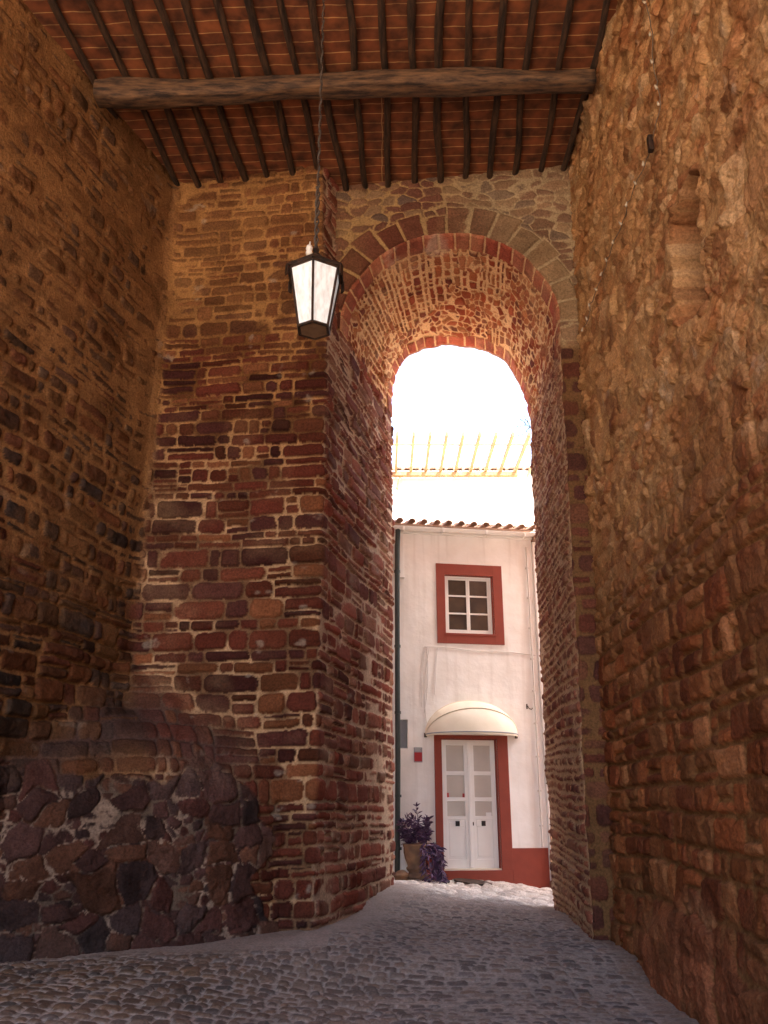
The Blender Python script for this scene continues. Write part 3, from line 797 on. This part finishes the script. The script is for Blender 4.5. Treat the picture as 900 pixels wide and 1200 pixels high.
sur = L('door_surround', M_red, lambda mb: (mb.box(hx(.79), DX0, -.022, .01, DZ0-.005, DZ1+.055, .004), mb.box(DX1, hx(1.975), -.022, .01, DZ0-.005, DZ1+.055, .004), mb.box(DX0, DX1, -.022, .01, DZ1, DZ1+.055, .003),
    mb.box(DX0-.001, DX0+.006, .01, .12, DZ0, DZ1), mb.box(DX1-.02, DX1+.001, .01, .12, DZ0, DZ1), mb.box(DX0, DX1, .01, .12, DZ1-.008, DZ1+.001)))
# door of two glazed leaves
def leaf(x0, x1, side):
    z0, z1 = DZ0+.02, DZ1-.012; y0, y1 = .05, .09; st = .075
    def fn(mb):
        mb.box(x0, x0+st, y0, y1, z0, z1, .005); mb.box(x1-st, x1, y0, y1, z0, z1, .005)
        for (a, b) in ((z1-.085, z1), (z1-.56+.02, z1-.50+.02), (z1-.93, z1-.87), (z0+.70, z0+.77-.02), (z0, z0+.13)):
            mb.box(x0+st-.002, x1-st+.002, y0+.003, y1-.003, a, b, .004)
        mb.box(x0+st-.004, x1-st+.004, y0+.014, y1-.012, z0+.12, z0+.71, .0)
        mb.box(x0+st+.03, x1-st-.03, y0+.008, y0+.016, z0+.17, z0+.66, .003)
    lf = L('door_leaf', M_wpaint, fn)
    for (a, b) in ((z1-.54, z1-.085), (z1-.87, z1-.54), (z0+.75, z1-.93)):
        L('pane', M_curt, lambda mb: mb.box(x0+st-.003, x1-st+.003, y0+.018, y0+.024, a+.001, b-.001), lf)
    hz_ = z0+.605
    if side < 0:
        L('handle_plate', M_black, lambda mb: mb.box(x0+.20, x0+.265, y0-.008, y0+.004, hz_, hz_+.075, .003), lf)
        L('letter_slot', M_wpaint, lambda mb: mb.box(x0+.27, x0+.345, y0-.007, y0+.004, hz_-.005, hz_+.085, .003), lf)
    else:
        L('handle_plate', M_black, lambda mb: mb.box(x1-.255, x1-.19, y0-.008, y0+.004, hz_+.002, hz_+.077, .003), lf)
        L('letter_slot', M_wpaint, lambda mb: mb.box(x1-.335, x1-.26, y0-.007, y0+.004, hz_-.003, hz_+.085, .003), lf)
        L('keyhole', M_iron, lambda mb: mb.box(x0+.03, x0+.045, y0-.006, y0+.003, hz_+.01, hz_+.06, .002), lf)
    return lf
mx_ = (DX0+DX1)/2
M_sred = flat_mat('red_trinket', (.40, .03, .03), .5, .2)
la = leaf(DX0+.012, mx_-.004, -1); lb = leaf(mx_+.004, DX1-.025, 1)
L('astragal', M_wpaint, lambda mb: mb.box(mx_-.022, mx_+.022, .040, .049, DZ0+.03, DZ1-.02, .004))
L('sticker', M_sred, lambda mb: mb.box(DX0+.09, DX0+.12, .062, .067, 1.62, 1.70), la)
L('sticker', M_sred, lambda mb: mb.box(mx_-.115, mx_-.08, .062, .067, 1.63, 1.69), la)
L('paper_notice', M_wpaint, lambda mb: mb.box(DX1-.20, DX1-.11, .060, .067, 1.32, 1.41), lb)
L('threshold', M_cream, lambda mb: mb.box(DX0, DX1, .0, .12, DZ0-.002, DZ0+.018, .004))
# window
L('window_surround', M_red, lambda mb: (mb.box(hx(.875), WX0, -.02, .01, 4.035, 5.39, .004), mb.box(WX1, hx(2.005), -.02, .01, 4.035, 5.39, .004), mb.box(WX0, WX1, -.02, .01, WZ1, 5.39, .003), mb.box(WX0, WX1, -.021, .01, 4.035, WZ0, .003),
    mb.box(WX0-.001, WX0+.006, .01, .11, WZ0, WZ1), mb.box(WX1-.02, WX1+.001, .01, .11, WZ0, WZ1), mb.box(WX0, WX1, .01, .11, WZ1-.006, WZ1+.001), mb.box(WX0-.02, WX1+.02, -.028, .11, WZ0-.03, WZ0+.006, .004)))
win = L('window', M_wpaint, lambda mb: (mb.box(WX0+.006, WX0+.045, .045, .10, WZ0+.008, WZ1-.008, .003), mb.box(WX1-.06, WX1-.02, .045, .10, WZ0+.008, WZ1-.008, .003),
    mb.box(WX0+.045, WX1-.06, .046, .10, WZ1-.045, WZ1-.008, .003), mb.box(WX0+.045, WX1-.06, .046, .10, WZ0+.008, WZ0+.05, .003)))
wm = (WX0+WX1-.015)/2
for (a, b) in ((WX0+.046, wm-.002), (wm+.002, WX1-.061)):
    def sash(mb):
        z0, z1 = WZ0+.051, WZ1-.046; t = .028
        mb.box(a, a+t, .05, .085, z0, z1, .003); mb.box(b-t, b, .05, .085, z0, z1, .003)
        for f in (0, 1/3, 2/3, 1):
            zc = z0+(z1-z0)*f; zz = (zc, zc+t) if f == 0 else (zc-t, zc) if f == 1 else (zc-t*.5, zc+t*.5)
            mb.box(a+t-.001, b-t+.001, .052, .083, zz[0], zz[1], .003)
    sh = L('sash', M_wpaint, sash, win)
    for k in range(3):
        zz0 = WZ0+.051+(WZ1-WZ0-.097)*k/3; zz1 = WZ0+.051+(WZ1-WZ0-.097)*(k+1)/3
        L('pane', M_glass, lambda mb: mb.box(a+.02, b-.02, .066, .071, zz0+.012, zz1-.012), sh)
# meter box recess, house plate
L('meter_box', M_grey, lambda mb: (mb.box(BX0+.003, BX1-.003, .05, .07, BZ0+.003, BZ1-.003), mb.box(BX0+.02, BX0+.03, .035, .05, BZ0+.05, BZ1-.05)), label='grey metal meter hatch set in the wall')
pq = L('wall_plaque', M_grey, lambda mb: mb.box(hx(.468), hx(.60), -.012, 0, 2.15, 2.375, .002), label='small plaque, grey above and red below')
M_plr = flat_mat('plaque_red', (.38, .02, .025), .4, .1)
L('red_panel', M_plr, lambda mb: mb.box(hx(.474), hx(.594), -.016, -.0115, 2.165, 2.30), pq)
M_plw = flat_mat('plaque_pale', (.55, .53, .52), .5, .1)
L('lettering', M_plw, lambda mb: [mb.box(hx(.482), hx(.482+.1*w), -.015, -.0115, z, z+.008) for z, w in ((2.352, 1), (2.335, .8), (2.318, .95))] and None, pq)
# awning: two hoops and a canvas between
AX, AZ, AR, AW, AD = hx(1.387), 2.575, .535, .745, .55
def aw_pt(ph, th): # ph 0..pi across, th 0 bottom..pi/2 wall
    w = AW*(1-.0*th)
    y = -AD*math.cos(th)*math.sin(ph)**.9 - .015
    z = AR*math.sin(th)*math.sin(ph)
    return (AX-w*math.cos(ph), y, AZ+z)
def awn(mb):
    ths = [0, .24, .5, .80, .92, 1.1, 1.35, math.pi/2]
    rings = [[aw_pt(math.pi*i/40, t) for i in range(41)] for t in ths]
    rings = [[(p[0], p[1]-(.0 if t in (0, .80, math.pi/2) else -.012*math.sin(math.pi*i/40)), p[2]) for i, p in enumerate(r)] for r, t in zip(rings, ths)]
    back = [[(p[0]*1.0+(AX-p[0])*.012, p[1]+.012, p[2]-.010) for p in r] for r in rings[::-1]]
    mb.loft(rings, closed=False); mb.loft(back, closed=False)
    a = [(p[0], p[1]-.002, p[2]+.004) for p in rings[0]]; b = [(p[0], p[1]-.002, p[2]-.03) for p in rings[0]]
    mb.loft([a, b], closed=False)
aw = L('awning', M_cream, awn, smooth=True, label='cream half-dome canvas awning over the door')
for th_ in (.02, .80, math.pi/2-.03):
    L('hoop', M_grey if th_ < .1 else M_cream, lambda mb: mb.tube([tuple(Vector(aw_pt(math.pi*i/40, th_))+Vector((0, -.006, 0))) for i in range(41)], .010, 6), aw, True)
for sx in (-1, 1):
    L('bracket', M_iron, lambda mb: mb.box(AX+sx*AW-.02, AX+sx*AW+.02, -.04, 0, AZ-.045, AZ+.02, .004), aw)
# roof tiles, gutter
rf = empty('roof', (0, 0, 0)); rf.parent = house
bpy.data.objects.remove(rf)
EZ = 5.93; XE0, XE1 = -3.2, hx(2.62)
def eave(x): return EZ + .002*x
def tiles(mb):
    n = int((XE1-XE0)/.215)
    for k in range(n+1):
        x = XE0+.215*k
        for row in range(12):
            y0 = -.17+row*.36; z0 = eave(x)+.05+.05+(y0+.17)*.23
            r = .062+.004*random.random(); jx = random.uniform(-.008, .008)
            ring = []
            for (yy, zz, rr) in ((y0-.03, z0+.016, r), (y0+.36, z0+.36*.23, r*.82)):
                ring.append([(x+jx+rr*math.cos(math.pi*i/8), yy, zz+rr*math.sin(math.pi*i/8)) for i in range(9)])
            inn = [[(x+jx+(p[0]-x-jx)*.8, p[1], zz_+(p[2]-zz_)*.8) for p in rr_] for rr_, zz_ in zip(ring, (z0+.016, z0+.36*.23))]
            mb.loft(ring, closed=False); mb.loft(inn, closed=False); mb.loft([ring[0], inn[0]], closed=False)
    # pan surface
    mb.box(XE0, XE1, -.17, -.16, EZ+.06, EZ+.08)
    q = [(XE0, -.17, EZ+.085), (XE1, -.17, EZ+.085), (XE1, 4.3, EZ+.085+4.47*.23), (XE0, 4.3, EZ+.085+4.47*.23)]
    v = [mb.bm.verts.new(p) for p in q]; mb.bm.faces.new(v)
L('roof', M_rtile, tiles)
def gut(mb):
    n = 12
    ring = []
    for x in (XE0, XE1):
        ring.append([(x, -.115+.062*math.cos(math.pi+math.pi*i/n), EZ+.045+.062*math.sin(math.pi+math.pi*i/n)) for i in range(n+1)] + [(x, -.115+.057*math.cos(2*math.pi-math.pi*i/n), EZ+.045+.057*math.sin(2*math.pi-math.pi*i/n)) for i in range(n+1)])
    mb.loft(ring, closed=True)
    mb.box(XE0, XE1-.01, -.045, .0, EZ-.04, EZ+.06, .004)
    for x in (hx(.30), hx(.98), hx(1.72), hx(2.4)): mb.box(x-.015, x+.015, -.185, -.02, EZ-.03, EZ+.04, .005)
L('gutter', M_wpaint, gut)
def dpipe(mb):
    x = hx(.215)
    mb.tube([(x, -.11, EZ), (x-.0, -.105, EZ-.14), (x-.005, -.075, EZ-.3), (x-.01, -.07, 4.5), (x-.012, -.07, 2.0), (x-.03, -.07, .42)], .042, 12)
    for z in (5.2, 3.95, 2.9, 1.65, .9): mb.tube([(x-.009, -.07, z-.02), (x-.009, -.07, z+.02)], .052, 12)
L('downpipe', M_dkmetal, dpipe, smooth=False, label='dark grey-green rainwater downpipe at the left edge of the front')
L('vent_duct', M_wpaint, lambda mb: (mb.box(hx(.255), hx(.325), -.06, 0, 5.12, 5.86, .006), mb.box(hx(.245), hx(.335), -.07, 0, 5.10, 5.13, .004)))
def cables(mb):
    z = 3.97
    mb.tube([(hx(.66)+.09*i+.0, -.008, z+.04*math.sin(i*.5)*.3-.004*i) for i in range(22)], .006, 5)
    for (x, a, b, c_) in ((.69, 3.98, 2.9, .05), (.74, 3.95, 2.75, -.06), (.66, 3.9, 3.0, -.02), (.87, 3.95, 3.2, .0)):
        mb.tube([(hx(x)+c_*math.sin(i/9*3)-.06*i/9, -.008, a+(b-a)*i/9) for i in range(10)], .005, 5)
L('cable', M_cable, cables)
def rpipe(mb):
    x = hx(2.46)
    mb.tube([(x, -.03, 5.75), (x, -.03, 3.0), (x-.01, -.03, .9)], .014, 6)
    for k in range(9): mb.box(x-.03, x+.02, -.035, 0, 1.2+k*.52, 1.225+k*.52)
L('conduit', M_cable, rpipe)
L('wall_hook', M_iron, lambda mb: (mb.tube([(hx(2.33), 0, 3.04), (hx(2.33), -.05, 3.04), (hx(2.34), -.08, 3.0), (hx(2.38), -.08, 2.985), (hx(2.40), -.07, 3.01)], .008, 6), mb.box(hx(2.32), hx(2.34), -.01, 0, 3.0, 3.08)))
# neighbour
nb = empty('neighbour_house', (H0[0]+hx(2.565)*math.cos(AL), H0[1]+hx(2.565)*math.sin(AL), 0), AL)
tag(nb, 'sliver of a pinkish white house front right of the vertical seam', 'house')
L('wall', M_white, lambda mb: mb.box(.0, 3.6, -.05, 4.0, -.5, 5.85, .012), nb)
L('dado', M_red, lambda mb: mb.box(-.012, 3.6, -.068, -.05, -.5, .87, .004), nb)
L('roof', M_rtile, lambda mb: (mb.box(-.0, 3.7, -.16, 4.2, 5.86, 5.95, .01)), nb)

# ------------------------------------------------------------------ drain cover and pebbles in the lane
dc = MB(); zc = gz(1.28, 13.65)
dc.lathe([(.0, 0), (.27, 0), (.285, .008), (.285, .022), (.26, .026), (.24, .022), (0.02, .022)], (0, 0, 0), 28)
o = dc.build('drain_cover', M_iron); o.location = (1.30, 13.60, zc+.005); o.rotation_euler = (.03, .10, 0)
tag(o, 'flat dark round drain cover lying before the white door', 'drain cover')
for i, (x, y, sc_, lb_) in enumerate(((.83, 13.35, .035, 'small dark pebble nearer the flower pot on the lane'), (.93, 13.45, .03, 'small dark pebble nearer the drain cover on the lane'))):
    mb = MB(); bmesh.ops.create_icosphere(mb.bm, subdivisions=3, radius=sc_)
    for v in mb.bm.verts:
        v.co *= 1+.2*math.sin(v.co.x*90+i)*math.cos(v.co.y*70); v.co.z *= .6
    o = mb.build('pebble', M_iron, None, True); o.location = (x, y, gz(x, y)+.02); tag(o, lb_, 'pebble', 'pebbles on the lane')

# ------------------------------------------------------------------ urn and purple plant
px_, py_ = .475, 13.60; pz_ = gz(px_, py_)+.005
M_terra = flat_mat('weathered_terracotta', (.30, .17, .09), .85, .4, 6, .5, 12, dist=.02, c2=(.13, .075, .05))
mb = MB()
mb.lathe([(.0, 0), (.20, 0), (.215, .03), (.20, .06), (.13, .085), (.125, .11), (.16, .15), (.165, .18), (.14, .205), (.15, .25), (.18, .33), (.205, .42), (.215, .50), (.235, .53), (.24, .56), (.215, .565), (.19, .53), (.0, .52)], n=32,
         wob=lambda th, z: 1+.05*math.sin(th*5+z*14)*(1 if z > .1 else .3)+.03*math.sin(th*2+z*9))
urn = mb.build('urn', M_terra, None, True); urn.location = (px_, py_, pz_); urn.scale = (.88, .88, .86)
tag(urn, 'weathered terracotta urn on a wide foot at the left of the white door', 'urn')
def plant():
    root = empty('purple_plant', (px_, py_, pz_+.45)); tag(root, 'purple leaved trailing plant spilling out of the terracotta urn', 'plant')
    rng = random.Random(5); st = MB(); lf = MB()
    for k in range(64):
        a = rng.uniform(0, 2*math.pi)
        hang = rng.random() < .36
        if hang: a = rng.gauss(-.35, .75)
        p = Vector((.12*math.cos(a), .12*math.sin(a), 0)); pts = [p.copy()]
        out = Vector((math.cos(a), math.sin(a)-.15, 0))
        L_ = rng.uniform(.4, .85) if hang else rng.uniform(.18, .42)
        if k == 3: hang = False; L_ = .56; out *= .1
        n = 10; up = rng.uniform(.5, 1.0)
        d = (out*(.9 if hang else .45)+Vector((0, 0, up if hang else 1.1))).normalized()
        for i in range(n):
            if hang: d = (d + Vector((0, 0, -.42)) + out*.05*(1 if i < 4 else -.5)).normalized()
            else: d = (d + Vector((rng.gauss(0, .05), rng.gauss(0, .05), .03))).normalized()
            q = pts[-1]+d*L_/n
            if q.x > .36: q.x = .36
            if q.y > .10: q.y = .10
            if q.z < -.43: q.z = -.43
            pts.append(q)
        st.tube(pts, .0045, 5)
        for i in range(2, n+1):
            t = (pts[i]-pts[i-1]).normalized() if (pts[i]-pts[i-1]).length > 1e-4 else Vector((0, 0, 1))
            for sgn in range(2 if i < n else 4):
                side = Vector((rng.gauss(0, 1), rng.gauss(0, 1), rng.gauss(0, .4))).normalized()
                ax = (t*.7+side).normalized(); wd = ax.cross(Vector((rng.gauss(0, 1), rng.gauss(0, 1), rng.gauss(0, 1)))).normalized()
                ln = rng.uniform(.07, .125); w = ln*.14; b = pts[i]
                nrm = ax.cross(wd)
                cs = [b, b+ax*ln*.35+wd*w+nrm*w*.5, b+ax*ln*.7+wd*w*.7-Vector((0,0,.006)), b+ax*ln-Vector((0,0,.016)), b+ax*ln*.7-wd*w*.7-Vector((0,0,.006)), b+ax*ln*.35-wd*w+nrm*w*.5]
                mid1 = b+ax*ln*.35; mid2 = b+ax*ln*.7-Vector((0,0,.004))
                V = [lf.bm.verts.new(c) for c in cs]; m1 = lf.bm.verts.new(mid1); m2 = lf.bm.verts.new(mid2)
                for f in ((V[0], m1, V[1]), (V[0], V[5], m1), (V[1], m1, m2, V[2]), (m1, V[5], V[4], m2), (V[2], m2, V[3]), (m2, V[4], V[3])): lf.bm.faces.new(f)
    M_leaf = flat_mat('purple_leaf', (.085, .028, .085), .5, .4, 12, .1, 40, c2=(.035, .018, .05))
    M_stem = flat_mat('purple_stem', (.12, .05, .09), .6, .3)
    lf.build('foliage', M_leaf, root); st.build('stem', M_stem, root)
plant()
mb = MB(); bmesh.ops.create_icosphere(mb.bm, subdivisions=4, radius=.11)
for v in mb.bm.verts:
    v.co *= 1+.18*math.sin(v.co.x*30)*math.cos(v.co.y*25+1)+.08*math.sin(v.co.z*60); v.co.z *= .75
o = mb.build('rock', M_terra, None, True); o.location = (.25, 13.42, gz(.25, 13.42)+.05); tag(o, 'rough brown stone lying left of the urn beside the downpipe', 'rock')

# ------------------------------------------------------------------ far white terrace and pergola, upper house
M_bright = flat_mat('sunlit_white_render', (.82, .81, .79), .9, .03, 2, .1, 8)
tr = empty('terrace_house', (1.5, 20, 0)); tag(tr, 'white terrace building carrying the pergola beyond the near roof', 'house')
child_world(L('wall', M_bright, lambda mb: mb.box(-9, 12, 20.0, 21.7, -.5, 9.30), tr).__class__ and tr.children[0], tr)
ty = empty('upper_house', (1.5, 22, 0)); tag(ty, 'pale upper house behind the pergola with a row of tile ends at its eaves', 'house')
o = L('wall', M_bright, lambda mb: mb.box(-6, 9, 22.0, 27, -.5, 10.30), ty); child_world(o, ty)
def farrow(mb):
    for k in range(44):
        x = -5.0+.24*k
        mb.tube([(x, 21.80, 10.34), (x, 22.3, 10.42)], .05, 8)
    v = [mb.bm.verts.new(p) for p in ((-6, 21.85, 10.36), (9, 21.85, 10.36), (9, 27, 10.9), (-6, 27, 10.9))]; mb.bm.faces.new(v)
o = L('roof', M_rtile, farrow, ty); child_world(o, ty)
M_perg = wood_mat('sunlit_pine', (.27, .165, .075), (.45, .30, .14), (9, 2, 9))
pg = empty('pergola', (1.5, 19.9, 9.3)); tag(pg, 'pale timber pergola rafters jutting from the terrace against the white sky', 'pergola')
def pchild(name, fn):
    o = L(name, M_perg, fn, pg); child_world(o, pg); return o
pchild('wall_plate', lambda mb: mb.box(-1.0, 3.35, 19.84, 19.98, 9.31, 9.42, .006))
pchild('batten', lambda mb: mb.box(-1.0, 3.7, 18.45, 18.50, 9.53, 9.56, .003))
for k in range(-3, 10):
    x1_ = .30+.375*k; 
    pchild('rafter', lambda mb: (mb.bm.verts.ensure_lookup_table(), mb.box(x1_-.03, x1_+.03, 17.7, 20.4, 9.425, 9.53, .004)))
pchild('brace', lambda mb: mb.tube([(.42, 19.9, 9.32), (.33, 19.85, 8.95)], .035, 8))
M_al = flat_mat('aerial_metal', (.25, .25, .26), .4, .1, metal=.6)
an = empty('tv_aerial', (2.3, 22.6, 10.4)); tag(an, 'thin rooftop aerial high in the white sky above the pergola', 'aerial')
AZ2 = 1.5+22.6*.487
def ach(name, fn): o = L(name, M_al, fn, an); child_world(o, an)
ach('mast', lambda mb: mb.tube([(2.6, 22.6, 10.4), (2.6, 22.6, AZ2)], .012, 6))
ach('boom', lambda mb: (mb.tube([(2.25, 22.6, AZ2), (2.95, 22.7, AZ2)], .012, 6), [mb.tube([(2.3+.1*i, 22.45, AZ2-.0), (2.3+.1*i, 22.8, AZ2+.0)], .012, 5) for i in range(7)]))

# weed growing from the rear right jamb
wd_ = MB(); rng = random.Random(9)
for k in range(8):
    a = Vector((2.32, 12.34, 7.18)); d = Vector((-rng.uniform(.2, 1), rng.uniform(.0, .4), rng.uniform(-.3, .9))).normalized()
    pts = [a]
    for i in range(5):
        d = (d+Vector((rng.gauss(0, .2), rng.gauss(0, .2), rng.gauss(0, .2)))).normalized(); pts.append(pts[-1]+d*.045)
    wd_.tube(pts, .004, 4)
    for p in pts[2:]:
        w1 = Vector((rng.gauss(0, 1), rng.gauss(0, 1), rng.gauss(0, 1))).normalized()*.03; w2 = Vector((rng.gauss(0, 1), rng.gauss(0, 1), rng.gauss(0, 1))).normalized()*.012
        v = [wd_.bm.verts.new(q) for q in (p, p+w1*.5+w2, p+w1, p+w1*.5-w2)]; wd_.bm.faces.new(v)
o = wd_.build('weed', flat_mat('weed_green', (.07, .08, .04), .8, .3)); tag(o, 'small dark weed sprouting from the stones at the outer right edge of the arch', 'weed')

# ------------------------------------------------------------------ lantern on its chain
LX, LY = -.565, 6.0
lan = empty('hanging_lantern', (LX, LY, 5.05)); tag(lan, 'six-sided black iron lantern with white panes hanging on a chain before the pier', 'lantern')
M_opal, nt_, p_ = new_mat('opal_glass')
p_.inputs['Base Color'].default_value = (.85, .84, .82, 1); p_.inputs['Roughness'].default_value = .25
p_.inputs['Emission Color'].default_value = (1, .97, .93, 1); p_.inputs['Emission Strength'].default_value = .04
nz_ = nt_.nodes.new('ShaderNodeTexNoise'); nz_.inputs['Scale'].default_value = 5
cr_ = nt_.nodes.new('ShaderNodeValToRGB'); cr_.color_ramp.elements[0].color = (.55, .52, .47, 1); cr_.color_ramp.elements[1].color = (.80, .79, .76, 1); cr_.color_ramp.elements[0].position = .3; cr_.color_ramp.elements[1].position = .6; nz_.inputs['Detail'].default_value = 6
nt_.links.new(nz_.outputs[0], cr_.inputs[0]); nt_.links.new(cr_.outputs[0], p_.inputs['Base Color'])
def hexp(r, z, k, rot=-math.pi/2): 
    a = rot+k*math.pi/3; return Vector((r*math.cos(a), r*math.sin(a), z))
ZB, ZT, RB, RT = .065, .585, .135, .222
def LP(name, mat, fn, smooth=False):
    mb = MB(); fn(mb); return mb.build(name, mat, lan, smooth)
def frame(mb):
    for k in range(6):
        mb.tube([hexp(RB, ZB, k), hexp(RT, ZT, k)], .011, 6)
        for r, z, t in ((RB, ZB, .013), (RT, ZT, .013), (RB-.012, ZB-.0, .008)):
            mb.tube([hexp(r, z, k), hexp(r, z, k+1)], t, 6)
LP('frame', M_iron, frame)
for k in range(6):
    def pn(mb):
        q = [hexp(RB-.004, ZB+.008, k), hexp(RB-.004, ZB+.008, k+1), hexp(RT-.004, ZT-.005, k+1), hexp(RT-.004, ZT-.005, k)]
        c = Vector((0, 0, .3)); inn = [p+(Vector((0, 0, p.z))-p)*.03 for p in q]
        mb.loft([q, inn])
    LP('pane', M_opal, pn)
M_rust = flat_mat('rusty_bottom', (.22, .12, .06), .8, .3, 15, .2, 40)
LP('bottom_plate', M_rust, lambda mb: mb.loft([[hexp(RB-.006, ZB-.006, k) for k in range(6)], [hexp(RB-.006, ZB+.004, k) for k in range(6)]]))
def lroof(mb):
    mb.loft([[hexp(RT+.035, ZT+.0, k) for k in range(6)], [hexp(RT+.037, ZT+.022, k) for k in range(6)], [hexp(.07, ZT+.15, k) for k in range(6)], [hexp(.055, ZT+.17, k) for k in range(6)]])
    for k in range(6):
        a, b = hexp(RT+.036, ZT+.02, k), hexp(RT+.036, ZT+.02, k+1)
LP('lantern_roof', M_iron, lroof)
for k in (1, 2, 4, 5):
    def tabs(mb):
        a = hexp(RT+.032, ZT, k); d = Vector((a.x, a.y, 0)).normalized(); s_ = Vector((-d.y, d.x, 0))
        r = [a-d*.006-s_*.02, a+d*.006-s_*.02, a+d*.006+s_*.02, a-d*.006+s_*.02]
        mb.loft([[p+Vector((0, 0, .01)) for p in r], [p+Vector((0, 0, -.085)) for p in r]])
    LP('corner_tab', M_iron, tabs)
LP('finial', M_iron, lambda mb: mb.lathe([(0, ZT+.165), (.05, ZT+.165), (.04, ZT+.19), (.02, ZT+.21), (.03, ZT+.24), (0, ZT+.25)], n=14), True)
M_cer = flat_mat('white_ceramic', (.78, .74, .66), .4, .1)
LP('insulator', M_cer, lambda mb: (mb.lathe([(0, ZT+.145), (.024, ZT+.145), (.03, ZT+.17), (.022, ZT+.19), (.03, ZT+.205), (.022, ZT+.235), (0, ZT+.24)], c=(-.05, -.06, 0), n=14), mb.tube([(-.05, -.06, ZT+.23), (-.045, -.06, ZT+.275)], .007, 6)), True)
def chain(mb):
    z = ZT+.24; k = 0; top = 9.28-5.05
    while z < top:
        pts = []
        for i in range(11):
            th = 2*math.pi*i/10; a = .011*math.cos(th); b = .026*math.sin(th)
            pts.append((a, .002*math.sin(k), z+b) if k % 2 else (.001*math.sin(k*3), a, z+b))
        mb.tube(pts, .0036, 5); z += .040; k += 1
LP('chain', M_iron, chain, True)
def lcord(mb):
    pts = []; z0 = ZT+.22
    for i in range(160):
        t = i/159; z = z0+(9.28-5.05-z0)*t; tw = 1 if z < z0+.75 else .55
        pts.append((.014*tw*math.cos(z*34)+(.0), .014*tw*math.sin(z*34), z))
    mb.tube(pts, .0075, 6)
    pts = [(p[0]*-1.1, p[1]*-1.1, p[2]) for p in pts[:32]]; mb.tube(pts, .009, 6)
M_cord = flat_mat('dusty_flex', (.10, .075, .055), .8, .4, 20, .2, 60, c2=(.045, .035, .03))
LP('flex', M_cord, lcord, True)

# ------------------------------------------------------------------ string of bulbs on the right wall
sp = [(5.73,8.62),(5.73,8.32),(5.67,7.88),(5.70,7.60),(5.66,7.28),(5.65,7.09),(5.81,6.97),(5.94,6.95),(6.14,6.90),(6.40,6.91),(6.69,6.91),(6.92,6.87),(7.21,6.87),(7.49,6.86),(7.71,6.84),(7.95,6.81),(8.27,6.82),(8.42,6.74),(8.64,6.73)]
st = empty('light_string', (2.3, 5.73, 8.62)); tag(st, 'thin string of small clear bulbs looping down the ochre wall past the niche', 'string of lights')
def wx(y, z): return 2.235+.022*z-.075
pts = []
for i in range(len(sp)-1):
    for j in range(5):
        t = j/5; y = sp[i][0]*(1-t)+sp[i+1][0]*t; z = sp[i][1]*(1-t)+sp[i+1][1]*t - .03*math.sin(math.pi*t)
        pts.append((wx(y, z)-.008*math.sin(i*2.1+j), y, z))
mb = MB(); mb.tube(pts, .0045, 5); child_world(mb.build('cord', flat_mat('cord_tan', (.16, .11, .07), .7, .2), None, True), st)
M_bulb = flat_mat('clear_bulb', (.50, .40, .28), .2, .1, spec=.7)
for i, (y, z) in enumerate(sp[1:]):
    if i == 5: continue
    mb = MB(); mb.lathe([(0, -.024), (.009, -.021), (.013, -.010), (.010, .004), (.008, .010), (.008, .022), (0, .023)], n=10)
    o = mb.build('bulb', M_bulb, None, True); o.location = (wx(y, z)-.016, y, z-.018); o.rotation_euler = (random.uniform(-.5, .5), random.uniform(-.5, .5), 0); child_world(o, st)
mb = MB(); mb.box(wx(5.92, 6.93)-.035, wx(5.92, 6.93)+.01, 5.90, 5.96, 6.83, 6.99, .012)
child_world(mb.build('plug_box', M_iron), st)
